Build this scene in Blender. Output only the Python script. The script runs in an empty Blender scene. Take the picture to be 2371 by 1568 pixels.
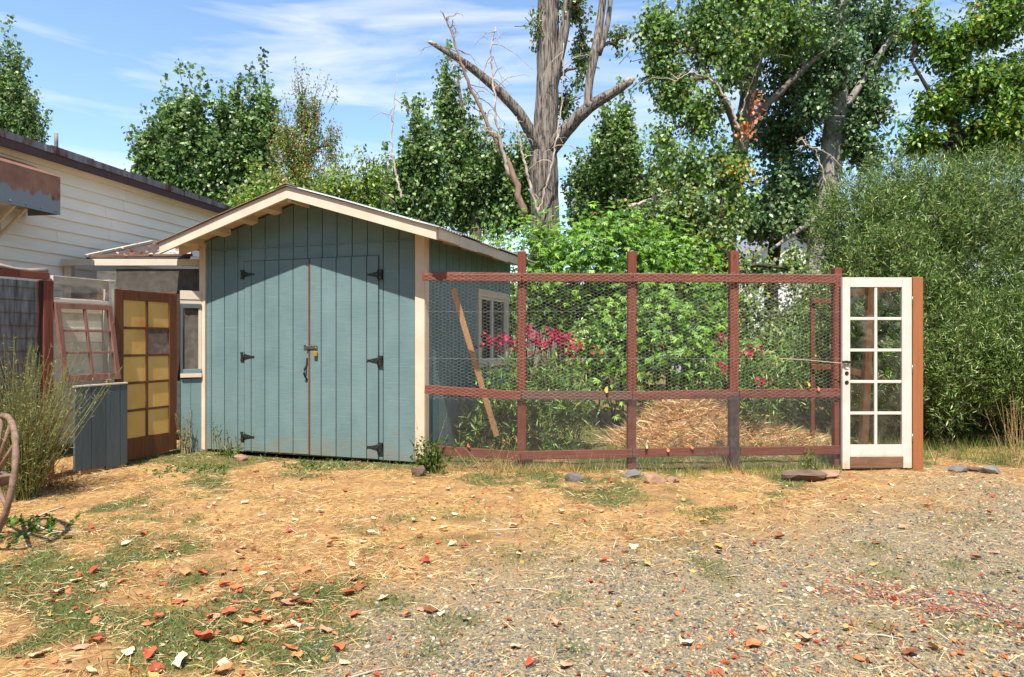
import bpy, bmesh, math, random
import numpy as np
from mathutils import Vector, Matrix
R = math.radians
rng = np.random.default_rng(7)
random.seed(7)
sc = bpy.context.scene
col = sc.collection

# ------------------------------------------------------------------ camera, sky, sun, exposure
H = 1.42                       # eye height
FPX, CX, CY = 1594.0, 1185.5, 787.0     # focal length and principal point in survey pixels (2371 wide)
cam_d = bpy.data.cameras.new('camera')
cam = bpy.data.objects.new('camera', cam_d)
col.objects.link(cam)
cam.location = (0, 0, H)
cam.rotation_euler = (R(90), 0, 0)
cam_d.sensor_width = 36.0
cam_d.lens = FPX / 2371 * 36
cam_d.shift_y = 3 / 2371
cam_d.clip_end = 2000
sc.camera = cam

SUN_AZ, SUN_EL = -10.0, 60.5   # azimuth measured from straight behind the camera, towards the left
az, el = R(SUN_AZ), R(SUN_EL)
sdir = Vector((math.sin(az) * math.cos(el), -math.cos(az) * math.cos(el), math.sin(el)))   # towards the sun
world = bpy.data.worlds.new('World')
sc.world = world
world.use_nodes = True
wn, wl = world.node_tree.nodes, world.node_tree.links
wn.clear()
wout = wn.new('ShaderNodeOutputWorld')
wbg = wn.new('ShaderNodeBackground')
wbg.inputs['Strength'].default_value = 0.14
sky = wn.new('ShaderNodeTexSky')
sky.sky_type = 'NISHITA'
sky.sun_disc = False
sky.sun_elevation = el
sky.sun_rotation = math.atan2(sdir.x, sdir.y)
sky.altitude = 300
sky.air_density = 1.3
sky.dust_density = 0.0
sky.ozone_density = 4.0
# thin cirrus streaks over the whole dome
tc = wn.new('ShaderNodeTexCoord')
mp = wn.new('ShaderNodeMapping')
mp.inputs['Rotation'].default_value = (0, R(-17), R(14))
mp.inputs['Scale'].default_value = (1.9, 2.4, 15.0)
n1 = wn.new('ShaderNodeTexNoise')
n1.inputs['Scale'].default_value = 1.25
n1.inputs['Detail'].default_value = 7
n1.inputs['Roughness'].default_value = 0.55
n1.inputs['Distortion'].default_value = 0.5
cr = wn.new('ShaderNodeValToRGB')
cr.color_ramp.elements[0].position = 0.46
cr.color_ramp.elements[0].color = (0, 0, 0, 1)
cr.color_ramp.elements[1].position = 0.70
cr.color_ramp.elements[1].color = (0.72, 0.72, 0.72, 1)
mx = wn.new('ShaderNodeMix')
mx.data_type = 'RGBA'
mx.inputs[7].default_value = (5.1, 5.15, 5.25, 1)
wl.new(tc.outputs['Generated'], mp.inputs['Vector'])
wl.new(mp.outputs['Vector'], n1.inputs['Vector'])
wl.new(n1.outputs['Fac'], cr.inputs['Fac'])
wl.new(cr.outputs['Color'], mx.inputs[0])
wl.new(sky.outputs['Color'], mx.inputs[6])
wl.new(mx.outputs[2], wbg.inputs['Color'])
wl.new(wbg.outputs['Background'], wout.inputs['Surface'])

sun_d = bpy.data.lights.new('sun', 'SUN')
sun_d.energy = 5.0
sun_d.angle = R(0.53)
sun_d.color = (1.0, 0.94, 0.85)
sun = bpy.data.objects.new('sun', sun_d)
col.objects.link(sun)
sun.rotation_euler = sdir.to_track_quat('Z', 'Y').to_euler()
sun.location = (-3, -10, 20)

sc.view_settings.view_transform = 'Standard'
sc.view_settings.look = 'None'
sc.view_settings.gamma = 1.0
sc.view_settings.exposure = 0.76
sc.view_settings.use_curve_mapping = False
sc.render.engine = 'CYCLES'
sc.cycles.use_denoising = True
sc.cycles.max_bounces = 8
sc.cycles.transparent_max_bounces = 24
sc.cycles.diffuse_bounces = 4
sc.cycles.caustics_reflective = False
sc.cycles.caustics_refractive = False
sc.cycles.sample_clamp_indirect = 6.0
sc.render.film_transparent = False

# ------------------------------------------------------------------ survey helpers
def P(px, py, d):              # survey pixel + distance -> point in the place
    return np.array([(px - CX) / FPX * d, d, H - (py - CY) / FPX * d])
def depth_on_ground(py):
    return H * FPX / (py - CY)
def G(px, py):                 # survey pixel on the ground -> ground point
    d = depth_on_ground(py)
    return (px - CX) / FPX * d, d

_perm = np.random.default_rng(3).random((256, 256))
def vnoise(x, y):
    x = np.asarray(x, float); y = np.asarray(y, float)
    xi = np.floor(x).astype(int); yi = np.floor(y).astype(int)
    fx = x - xi; fy = y - yi
    fx = fx * fx * (3 - 2 * fx); fy = fy * fy * (3 - 2 * fy)
    a = _perm[xi % 256, yi % 256]; b = _perm[(xi + 1) % 256, yi % 256]
    c = _perm[xi % 256, (yi + 1) % 256]; d = _perm[(xi + 1) % 256, (yi + 1) % 256]
    return (a * (1 - fx) + b * fx) * (1 - fy) + (c * (1 - fx) + d * fx) * fy
def fbm(x, y, o=4):
    s = 0; a = .5
    for i in range(o):
        s = s + a * vnoise(np.asarray(x) * 2 ** i + 17.3 * i, np.asarray(y) * 2 ** i + 5.1 * i); a *= .5
    return s / (1 - .5 ** o)
def sstep(a, b, x):
    t = np.clip((x - a) / (b - a), 0, 1)
    return t * t * (3 - 2 * t)
def gz(x, y):                  # height of the ground
    x = np.asarray(x, float); y = np.asarray(y, float)
    near = np.exp(-((x / 14) ** 2 + ((y - 7) / 14) ** 2))
    return ((fbm(x * .7, y * .7, 3) - .5) * .07 + (fbm(x * 4, y * 4, 2) - .5) * .022) * near - .01

# ------------------------------------------------------------------ mesh helpers
def link(o):
    col.objects.link(o); return o
def np_mesh(name, V, F, mats=(), colors=None, midx=None, smooth=False):
    V = np.asarray(V, np.float32); F = np.asarray(F, np.int32)
    me = bpy.data.meshes.new(name)
    me.vertices.add(len(V)); me.vertices.foreach_set('co', V.ravel())
    n, k = F.shape
    me.loops.add(n * k); me.loops.foreach_set('vertex_index', F.ravel())
    me.polygons.add(n)
    me.polygons.foreach_set('loop_start', np.arange(0, n * k, k, dtype=np.int32))
    try: me.polygons.foreach_set('loop_total', np.full(n, k, np.int32))
    except Exception: pass
    if midx is not None: me.polygons.foreach_set('material_index', np.asarray(midx, np.int32))
    if smooth: me.polygons.foreach_set('use_smooth', np.ones(n, bool))
    for m in mats: me.materials.append(m)
    if colors is not None:
        ca = me.color_attributes.new('Col', 'FLOAT_COLOR', 'POINT')
        c4 = np.ones((len(V), 4), np.float32); c4[:, :3] = colors
        ca.data.foreach_set('color', c4.ravel())
    me.update(calc_edges=True)
    me.validate()
    return me
class MB:
    def __init__(s): s.v = []; s.f = []; s.sm = []
    def add(s, V, F, smooth=False):
        b = len(s.v); s.v += [tuple(map(float, p)) for p in V]
        s.f += [tuple(int(i) + b for i in f) for f in F]; s.sm += [smooth] * len(F)
    def box8(s, p):            # p: 8 corners, bottom ring then top ring
        s.add(p, [(3, 2, 1, 0), (4, 5, 6, 7), (0, 1, 5, 4), (1, 2, 6, 5), (2, 3, 7, 6), (3, 0, 4, 7)])
    def bar(s, a, b, w, h, side=None):   # straight timber from a to b, w sideways, h upwards
        a = np.array(a, float); b = np.array(b, float); d = b - a; d /= np.linalg.norm(d)
        up = np.array([0, 0, 1.]) if abs(d[2]) < .9 else np.array([0, -1., 0])
        if side is None: side = np.cross(d, up)
        side = np.array(side, float); side -= d * side.dot(d); side /= np.linalg.norm(side); up = np.cross(side, d)
        c = [(-1, -1), (1, -1), (1, 1), (-1, 1)]
        s.box8([a + side * x * w / 2 + up * y * h / 2 for x, y in c] + [b + side * x * w / 2 + up * y * h / 2 for x, y in c])
    def tube(s, pts, rad, n=8, cap=True, smooth=True, bump=0, seed=0):
        V, F = tube_np(pts, rad, n, bump, seed)
        s.add(V, F, smooth)
        if cap:
            b = len(s.v) - len(V); s.f.append(tuple(b + i for i in range(n))[::-1]); s.f.append(tuple(len(s.v) - n + i for i in range(n))); s.sm += [False, False]
    def build(s, name, mat, parent=None, bevel=0, shade=None):
        me = bpy.data.meshes.new(name)
        me.from_pydata(s.v, [], s.f); me.update()
        if any(s.sm): me.polygons.foreach_set('use_smooth', np.array(s.sm, bool))
        me.materials.append(mat)
        return place(name, me, parent, bevel)
def tube_np(pts, rad, n, bump=0, seed=0):
    pts = np.array(pts, float); m = len(pts)
    rad = np.broadcast_to(np.array(rad, float), (m,))
    T = np.gradient(pts, axis=0); T /= np.linalg.norm(T, axis=1)[:, None] + 1e-9
    ref = np.array([0, 0, 1.]) if abs(T[0][2]) < .9 else np.array([0, 1., 0])
    U = np.cross(T, ref); U /= np.linalg.norm(U, axis=1)[:, None] + 1e-9
    W = np.cross(T, U)
    a = np.arange(n) * 2 * np.pi / n
    rr = rad[:, None] * np.ones((1, n))
    if bump:
        rr = rr * (1 + bump * (fbm(np.minimum(a, 2 * np.pi - a)[None, :] * n / 4 + seed, np.arange(m)[:, None] * .12 + seed * 3.1, 3) - .5) * 2)
    V = pts[:, None, :] + rr[..., None] * (np.cos(a)[None, :, None] * U[:, None, :] + np.sin(a)[None, :, None] * W[:, None, :])
    i = np.arange(m - 1)[:, None]; j = np.arange(n)[None, :]
    F = np.stack([i * n + j, i * n + (j + 1) % n, (i + 1) * n + (j + 1) % n, (i + 1) * n + j], -1).reshape(-1, 4)
    return V.reshape(-1, 3), F
def wtrans(o):
    t = Vector((0, 0, 0))
    while o is not None: t += o.location; o = o.parent
    return t
def place(name, me, parent=None, bevel=0):
    o = link(bpy.data.objects.new(name, me))
    if parent is not None:
        o.parent = parent; o.location = -wtrans(parent)
    if bevel:
        b = o.modifiers.new('bevel', 'BEVEL'); b.width = bevel; b.segments = 1; b.limit_method = 'ANGLE'
    return o
def tag(o, label, cat, group=None):
    o['label'] = label; o['category'] = cat
    if o.get('kind') is None: o['kind'] = 'thing'
    if group: o['group'] = group
    return o
def thing(name, label, cat, loc, group=None):
    o = link(bpy.data.objects.new(name, None)); o.location = Vector(loc); o.empty_display_size = .2
    return tag(o, label, cat, group)
class Frame:                    # local u (along), v (into), w (up)
    def __init__(s, o, u, v=None):
        s.o = np.array(o, float); s.u = np.array([u[0], u[1], 0.]); s.u /= np.linalg.norm(s.u)
        s.v = np.array([-s.u[1], s.u[0], 0.]); s.w = np.array([0, 0, 1.])
    def p(s, u, v, w): return s.o + s.u * u + s.v * v + s.w * w
    def box(s, mb, u0, u1, v0, v1, w0, w1):
        mb.box8([s.p(u0, v0, w0), s.p(u1, v0, w0), s.p(u1, v1, w0), s.p(u0, v1, w0), s.p(u0, v0, w1), s.p(u1, v0, w1), s.p(u1, v1, w1), s.p(u0, v1, w1)])
    def one(s, name, mat, parent, u0, u1, v0, v1, w0, w1, bevel=0):
        m = MB(); s.box(m, u0, u1, v0, v1, w0, w1); return m.build(name, mat, parent, bevel)
    def poly(s, mb, uw, v0, v1):     # outline in the u-w plane, extruded along v
        n = len(uw)
        V = [s.p(u, v0, w) for u, w in uw] + [s.p(u, v1, w) for u, w in uw]
        mb.add(V, [tuple(range(n)), tuple(range(2 * n - 1, n - 1, -1))] + [(i, i + n, (i + 1) % n + n, (i + 1) % n) for i in range(n)])

# ------------------------------------------------------------------ materials
AL = .85                        # the survey colours are read off a bright exposure
def S(r, g, b):                 # sRGB 0-255 -> linear
    f = lambda c: (c / 255 / 12.92) if c <= 10 else ((c / 255 + .055) / 1.055) ** 2.4
    return (f(r) * AL, f(g) * AL, f(b) * AL)
def mat(name, c1, c2=None, rough=.7, scale=(4, 4, 4), detail=6, bump=0., bscale=None, metallic=0., rand=.06, spots=None, spec=.3, con=(.3, .7)):
    m = bpy.data.materials.new(name); m.use_nodes = True
    nt = m.node_tree; N = nt.nodes; L = nt.links
    b = N['Principled BSDF']
    b.inputs['Roughness'].default_value = rough; b.inputs['Metallic'].default_value = metallic
    b.inputs['Specular IOR Level'].default_value = spec
    geo = N.new('ShaderNodeNewGeometry')
    mpp = N.new('ShaderNodeMapping'); mpp.inputs['Scale'].default_value = scale
    L.new(geo.outputs['Position'], mpp.inputs['Vector'])
    nz = N.new('ShaderNodeTexNoise'); nz.inputs['Scale'].default_value = 1; nz.inputs['Detail'].default_value = detail; nz.inputs['Roughness'].default_value = .6
    L.new(mpp.outputs['Vector'], nz.inputs['Vector'])
    c2 = c2 or tuple(x * .75 for x in c1)
    mr = N.new('ShaderNodeMapRange'); mr.inputs[1].default_value, mr.inputs[2].default_value = con
    L.new(nz.outputs['Fac'], mr.inputs[0])
    mix = N.new('ShaderNodeMix'); mix.data_type = 'RGBA'
    mix.inputs[6].default_value = (*c1, 1); mix.inputs[7].default_value = (*c2, 1)
    L.new(mr.outputs[0], mix.inputs[0])
    out = mix.outputs[2]
    for sp in (spots or []):      # (colour, scale, low, high) blotches of dirt, rust or bare wood
        cc, ss, lo, hi = sp[:4]
        n2 = N.new('ShaderNodeTexNoise'); n2.inputs['Scale'].default_value = 1; n2.inputs['Detail'].default_value = 7; n2.inputs['Roughness'].default_value = .65
        m2 = N.new('ShaderNodeMapping'); m2.inputs['Scale'].default_value = ss if isinstance(ss, tuple) else (ss, ss, ss)
        m2.inputs['Location'].default_value = (sum(cc) * 13, lo * 31, hi * 7)
        L.new(geo.outputs['Position'], m2.inputs['Vector']); L.new(m2.outputs['Vector'], n2.inputs['Vector'])
        r2 = N.new('ShaderNodeMapRange'); r2.inputs[1].default_value = lo; r2.inputs[2].default_value = hi
        src = n2.outputs['Fac']
        if len(sp) > 4:           # dirt thrown up from the ground: height where it gives out
            sx = N.new('ShaderNodeSeparateXYZ'); L.new(geo.outputs['Position'], sx.inputs[0])
            zz = N.new('ShaderNodeMath'); zz.operation = 'MULTIPLY_ADD'; zz.inputs[1].default_value = -sp[4]; zz.inputs[2].default_value = sp[5]
            L.new(sx.outputs[2], zz.inputs[0])
            ad = N.new('ShaderNodeMath'); ad.operation = 'ADD'; L.new(zz.outputs[0], ad.inputs[0]); L.new(src, ad.inputs[1]); src = ad.outputs[0]
        L.new(src, r2.inputs[0])
        x2 = N.new('ShaderNodeMix'); x2.data_type = 'RGBA'; x2.inputs[7].default_value = (*cc, 1)
        L.new(r2.outputs[0], x2.inputs[0]); L.new(out, x2.inputs[6]); out = x2.outputs[2]
    if rand:
        oi = N.new('ShaderNodeObjectInfo'); hv = N.new('ShaderNodeHueSaturation')
        rr = N.new('ShaderNodeMapRange'); rr.inputs[3].default_value = 1 - rand; rr.inputs[4].default_value = 1 + rand
        L.new(oi.outputs['Random'], rr.inputs[0]); L.new(rr.outputs[0], hv.inputs['Value']); L.new(out, hv.inputs['Color']); out = hv.outputs[0]
    L.new(out, b.inputs['Base Color'])
    if bump:
        bp = N.new('ShaderNodeBump'); bp.inputs['Strength'].default_value = bump; bp.inputs['Distance'].default_value = .01
        n3 = N.new('ShaderNodeTexNoise'); n3.inputs['Scale'].default_value = 1; n3.inputs['Detail'].default_value = 5
        m3 = N.new('ShaderNodeMapping'); m3.inputs['Scale'].default_value = bscale or tuple(x * 3 for x in scale)
        L.new(geo.outputs['Position'], m3.inputs['Vector']); L.new(m3.outputs['Vector'], n3.inputs['Vector'])
        L.new(n3.outputs['Fac'], bp.inputs['Height']); L.new(bp.outputs['Normal'], b.inputs['Normal'])
    return m
def leaf_mat(name, trans=.3, rough=.42, spec=.35):
    m = bpy.data.materials.new(name); m.use_nodes = True
    N = m.node_tree.nodes; L = m.node_tree.links; b = N['Principled BSDF']; o = N['Material Output']
    at = N.new('ShaderNodeAttribute'); at.attribute_name = 'Col'
    b.inputs['Roughness'].default_value = rough; b.inputs['Specular IOR Level'].default_value = spec
    L.new(at.outputs['Color'], b.inputs['Base Color'])
    t = N.new('ShaderNodeBsdfTranslucent')
    hs = N.new('ShaderNodeHueSaturation'); hs.inputs['Value'].default_value = 1.5; hs.inputs['Hue'].default_value = .485
    L.new(at.outputs['Color'], hs.inputs['Color']); L.new(hs.outputs[0], t.inputs['Color'])
    mxs = N.new('ShaderNodeMixShader'); mxs.inputs[0].default_value = trans
    L.new(b.outputs[0], mxs.inputs[1]); L.new(t.outputs[0], mxs.inputs[2]); L.new(mxs.outputs[0], o.inputs['Surface'])
    return m
def glass_mat(name, tint=(.9, .95, .92), dirt=.12, refl=1.0):
    m = bpy.data.materials.new(name); m.use_nodes = True
    N = m.node_tree.nodes; L = m.node_tree.links; N.clear()
    o = N.new('ShaderNodeOutputMaterial'); tr = N.new('ShaderNodeBsdfTransparent'); gl = N.new('ShaderNodeBsdfGlossy')
    tr.inputs[0].default_value = (*tint, 1); gl.inputs['Roughness'].default_value = .03
    fr = N.new('ShaderNodeFresnel'); fr.inputs[0].default_value = 1.5
    mm = N.new('ShaderNodeMixShader'); mu = N.new('ShaderNodeMath'); mu.operation = 'MULTIPLY'; mu.inputs[1].default_value = refl; L.new(fr.outputs[0], mu.inputs[0]); L.new(mu.outputs[0], mm.inputs[0]); L.new(tr.outputs[0], mm.inputs[1]); L.new(gl.outputs[0], mm.inputs[2])
    df = N.new('ShaderNodeBsdfDiffuse'); df.inputs[0].default_value = (.55, .5, .42, 1)
    nz = N.new('ShaderNodeTexNoise'); nz.inputs['Scale'].default_value = 9; nz.inputs['Detail'].default_value = 6
    geo = N.new('ShaderNodeNewGeometry'); L.new(geo.outputs['Position'], nz.inputs['Vector'])
    rr = N.new('ShaderNodeMapRange'); rr.inputs[1].default_value = .4; rr.inputs[2].default_value = .8; rr.inputs[4].default_value = dirt * 2
    L.new(nz.outputs['Fac'], rr.inputs[0])
    m2 = N.new('ShaderNodeMixShader'); L.new(rr.outputs[0], m2.inputs[0]); L.new(mm.outputs[0], m2.inputs[1]); L.new(df.outputs[0], m2.inputs[2])
    L.new(m2.outputs[0], o.inputs['Surface'])
    return m
def net_mat(name, colour, cover, freq, stretch=(1, 1, 1)):      # woven screen: threads and holes
    m = bpy.data.materials.new(name); m.use_nodes = True
    N = m.node_tree.nodes; L = m.node_tree.links; b = N['Principled BSDF']; o = N['Material Output']
    b.inputs['Base Color'].default_value = (*colour, 1); b.inputs['Roughness'].default_value = .8
    tr = N.new('ShaderNodeBsdfTransparent'); geo = N.new('ShaderNodeNewGeometry')
    nz = N.new('ShaderNodeTexNoise'); nz.inputs['Scale'].default_value = freq; nz.inputs['Detail'].default_value = 4
    sm_ = N.new('ShaderNodeMapping'); sm_.inputs['Scale'].default_value = stretch; L.new(geo.outputs['Position'], sm_.inputs['Vector']); L.new(sm_.outputs['Vector'], nz.inputs['Vector'])
    rr = N.new('ShaderNodeMapRange'); rr.inputs[1].default_value = .3; rr.inputs[2].default_value = .7
    rr.inputs[3].default_value = max(0, cover - .18); rr.inputs[4].default_value = min(1, cover + .18)
    L.new(nz.outputs['Fac'], rr.inputs[0])
    mm = N.new('ShaderNodeMixShader'); L.new(rr.outputs[0], mm.inputs[0]); L.new(tr.outputs[0], mm.inputs[1]); L.new(b.outputs[0], mm.inputs[2])
    L.new(mm.outputs[0], o.inputs['Surface'])
    return m

dirt_c = S(150, 125, 95)
M = {}
M['blue'] = mat('blue_paint', S(123, 148, 149), S(107, 134, 137), .62, (3, 3, 2), 6, .35, (6, 6, 160), rand=.03, spec=.25,
                spots=[(S(152, 176, 168), (2, 2, 110), .58, .86), (S(84, 112, 112), (2.5, 2.5, 90), .60, .84), (S(70, 62, 50), 22, .80, .86), (S(136, 128, 104), 5, .62, 1.1, .75, .35)])
M['blue_dark'] = mat('weathered_blue_paint', S(96, 106, 108), S(80, 92, 96), .75, (6, 6, 1.2), 6, .4, (30, 30, 3), rand=.07,
                     spots=[(S(150, 140, 120), (14, 14, 3), .7, .8), (S(140, 105, 70), 6, .72, .95, 1.1, .18)])
M['beige'] = mat('beige_paint', S(238, 218, 196), S(224, 200, 174), .6, (4, 4, 4), 5, .15, (40, 40, 6), rand=.03, spots=[(S(150, 120, 92), 14, .72, .84), (S(205, 160, 110), 5, .6, 1.05, .9, .3)])
M['cream'] = mat('cream_paint', S(226, 214, 194), S(212, 198, 176), .6, (4, 4, 4), 5, .12, (30, 30, 6), rand=.03, spots=[(S(120, 105, 88), 16, .75, .85)])
M['siding'] = mat('white_siding_paint', S(255, 248, 232), S(246, 236, 216), .6, (1.2, 1.2, 6), 6, .12, (4, 4, 40), rand=.025, spots=[(S(140, 120, 95), 18, .79, .85)])
M['redwood'] = mat('redwood_stain', S(142, 80, 62), S(112, 60, 46), .75, (4, 60, 60), 6, .5, (4, 90, 90), rand=.08, spots=[(S(128, 100, 84), (3, 30, 30), .62, .8)])
M['redwood_v'] = mat('redwood_stain_upright', S(142, 78, 60), S(112, 58, 44), .75, (40, 40, 2.5), 6, .5, (60, 60, 4), rand=.08, spots=[(S(100, 66, 54), (20, 20, 3), .66, .8)])
M['faded_sash'] = mat('faded_sash_paint', S(156, 112, 98), S(124, 84, 72), .8, (20, 20, 6), 6, .4, (50, 50, 6), rand=.06, spots=[(S(188, 168, 150), (16, 16, 5), .62, .72)])
M['grey_wood'] = mat('weathered_wood', S(128, 96, 82), S(98, 72, 62), .85, (4, 50, 50), 6, .6, (4, 80, 80))
M['grey_post'] = mat('grey_brown_post', S(96, 76, 74), S(78, 60, 60), .85, (40, 40, 3), 6, .6, (60, 60, 4))
M['door_brown'] = mat('brown_door_stain', S(122, 76, 50), S(98, 58, 38), .5, (30, 30, 3), 6, .3, (50, 50, 4), rand=.05, spots=[(S(146, 96, 62), 6, .64, .8)])
M['amber'] = mat('amber_pane', S(238, 196, 112), S(226, 172, 86), .35, (3, 3, 2), 5, .1, (12, 12, 12), rand=.06, spots=[(S(196, 132, 70), 2.2, .56, .8)], spec=.5)
M['white_door'] = mat('white_door_paint', S(228, 222, 212), S(214, 206, 194), .5, (5, 5, 5), 5, .1, (30, 30, 6), rand=.01, spots=[(S(196, 170, 138), 9, .72, .82), (S(205, 172, 130), 7, .7, .95, .7, .27)])
M['bare'] = mat('bare_board', S(142, 108, 82), S(112, 82, 62), .85, (4, 40, 40), 6, .5, (4, 60, 60), spots=[(S(180, 150, 120), 12, .62, .72)])
M['orange_post'] = mat('ochre_stain', S(174, 112, 70), S(160, 98, 60), .7, (30, 30, 2), 6, .35, (50, 50, 3), rand=.02)
M['raw_wood'] = mat('raw_lumber', S(200, 158, 114), S(174, 128, 88), .7, (40, 40, 3), 6, .3, (60, 60, 4))
M['black'] = mat('black_iron', (.012, .012, .013), (.02, .018, .016), .5, (20, 20, 20), 4, .2, rand=.02, spec=.5, spots=[(S(90, 56, 36), 26, .68, .82)])
M['steel'] = mat('worn_steel', S(172, 168, 160), S(128, 124, 116), .4, (50, 50, 50), 5, .1, metallic=.85, rand=.02, spots=[(S(110, 72, 48), 30, .62, .74)])
M['brass'] = mat('brass', S(236, 196, 84), S(214, 168, 60), .35, (30, 30, 30), 4, metallic=.6, rand=.02)
M['galv'] = mat('galvanised_sheet', S(205, 208, 212), S(178, 182, 188), .45, (4, 4, 4), 6, .1, metallic=.35, rand=.05, spots=[(S(126, 92, 72), 5, .64, .78)])
M['galv_brown'] = mat('painted_metal_sheet', S(186, 160, 134), S(160, 134, 110), .55, (4, 4, 4), 6, .1, metallic=.1, rand=.05, spots=[(S(112, 76, 52), 5, .58, .75)])
M['wire'] = mat('galvanised_wire', S(186, 178, 168), S(140, 132, 122), .5, (14, 14, 14), 4, metallic=.2, rand=0)
M['cloth'] = mat('wire_cloth', S(150, 142, 136), S(118, 108, 102), .55, (10, 10, 10), 4, metallic=.2, rand=0)
M['rust'] = mat('rusted_awning', S(172, 128, 108), S(142, 98, 80), .5, (5, 5, 5), 7, .15, metallic=.35, rand=.02, spots=[(S(112, 60, 38), (7, 7, 3.5), .58, .70), (S(142, 150, 156), (11, 11, 1.6), .60, .66, 2.2, 7.0)])
M['roof_edge'] = mat('weathered_roof_edge', S(150, 148, 154), S(104, 98, 98), .7, (9, 9, 1), 6, .3, rand=.05, spots=[(S(96, 52, 40), (5, 5, 1.5), .50, .60), (S(196, 196, 202), (8, 8, 1.5), .62, .70)])
M['tar'] = mat('tar_paper', S(84, 78, 76), S(60, 54, 52), .85, (6, 6, 6), 6, .4)
M['pipe'] = mat('vent_pipe', S(158, 154, 148), S(120, 104, 92), .6, (9, 9, 9), 6, .1)
M['dark_panel'] = mat('brown_shade_board', S(92, 70, 60), S(72, 54, 46), .8, (3, 3, 20), 6, .3)
M['shade_net'] = net_mat('black_shade_cloth', S(24, 22, 24), .70, 30, (1, 1, .12))
M['screen'] = net_mat('grey_insect_screen', S(150, 130, 120), .30, 9)
M['glass'] = glass_mat('pane_glass', dirt=.05)
M['glass_dusty'] = glass_mat('dusty_glass', (.98, .97, .95), .05, .2)
M['white_house'] = mat('white_house_paint', S(236, 236, 232), S(222, 222, 218), .6, (2, 2, 2), 4, rand=.01)
M['grey_roof'] = mat('grey_shingle', S(138, 140, 146), S(116, 118, 124), .8, (9, 9, 9), 5, .2)
M['bark'] = mat('furrowed_bark', S(152, 140, 128), S(62, 54, 49), .9, (30, 30, 2.6), 8, 1.0, (30, 30, 2.6), rand=.03, spots=[(S(160, 148, 136), (7, 7, 2), .60, .80)], con=(.42, .60))
M['bark_grey'] = mat('smooth_grey_bark', S(140, 126, 112), S(96, 84, 72), .9, (9, 9, 4), 7, .8, (22, 22, 6), rand=.05)
M['bark_white'] = mat('pale_bleached_bark', S(186, 180, 170), S(122, 112, 102), .85, (8, 8, 3), 7, .8, (22, 22, 5), rand=.04)
M['bark_dark'] = mat('dark_bark', S(92, 78, 68), S(56, 46, 40), .9, (12, 12, 4), 7, .8, (22, 22, 6))
M['dead'] = mat('dead_wood', S(220, 204, 186), S(168, 146, 126), .85, (12, 12, 5), 6, .5, (26, 26, 8), rand=.06)
M['dead_red'] = mat('dead_reddish_wood', S(176, 146, 124), S(130, 100, 84), .85, (12, 12, 5), 6, .5, (26, 26, 8), rand=.06)
M['split'] = mat('split_heartwood', S(204, 190, 174), S(166, 146, 126), .85, (30, 30, 5), 6, .6)
M['rock_grey'] = mat('grey_stone', S(132, 128, 120), S(98, 96, 92), .9, (9, 9, 9), 7, .6, (22, 22, 22), rand=.1)
M['rock_red'] = mat('reddish_stone', S(182, 146, 118), S(144, 108, 88), .9, (9, 9, 9), 7, .6, (22, 22, 22), rand=.06)
M['rock_dark'] = mat('dark_flagstone', S(128, 104, 88), S(96, 78, 68), .9, (7, 7, 20), 7, .6, (22, 22, 30), rand=.03)
M['wheel'] = mat('weathered_wheel_wood', S(152, 124, 104), S(112, 90, 76), .8, (20, 20, 20), 6, .4, spots=[(S(150, 140, 134), 9, .58, .7)])
M['rope'] = mat('pale_rope', S(216, 196, 166), S(190, 168, 138), .8, (90, 90, 90), 3)
M['plastic'] = mat('rumpled_beige_sheet', S(172, 154, 138), S(132, 116, 102), .6, (9, 9, 9), 6, .5, (14, 14, 14))
M['leaf'] = leaf_mat('leaf', .36, .40, .45)
M['leaf_glossy'] = leaf_mat('glossy_leaf', .22, .34, .45)
M['petal'] = leaf_mat('petal', .35, .6, .2)
M['straw'] = leaf_mat('dry_straw', .25, .6, .3)
M['pebble'] = leaf_mat('pebble_stone', 0., .85, .2)

# ------------------------------------------------------------------ ground
def to_px(x, y):
    y = np.maximum(y, .6)
    return CX + np.asarray(x) / y * FPX, CY + H / y * FPX
GX = [(150, 1568, 600, 0)]
def ell(px, py, cx, cy, rx, ry):
    return np.exp(-np.maximum(0, ((px - cx) / rx) ** 2 + ((py - cy) / ry) ** 2 - .15) * 1.15)
GRASS = [(410, 1195, 60, 20), (335, 1232, 85, 26), (245, 1272, 95, 30), (150, 1322, 105, 36), (60, 1378, 105, 42), (1420, 1140, 80, 34), (1380, 1120, 110, 16), (470, 1470, 330, 105), (140, 1400, 190, 70), (330, 1245, 150, 36), (120, 1320, 170, 60), (640, 1390, 180, 50), (30, 1480, 60, 50),
         (280, 1172, 85, 20), (465, 1118, 70, 17), (1430, 1150, 95, 30), (1135, 1118, 60, 22), (1560, 1085, 130, 16), (1240, 1092, 140, 14),
         (1820, 1120, 60, 12), (1640, 1200, 40, 14), (1500, 1062, 260, 16), (1400, 1000, 160, 30), (2300, 1062, 160, 18), (490, 1086, 30, 10), (420, 1086, 32, 10), (720, 1078, 45, 10)]
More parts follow.
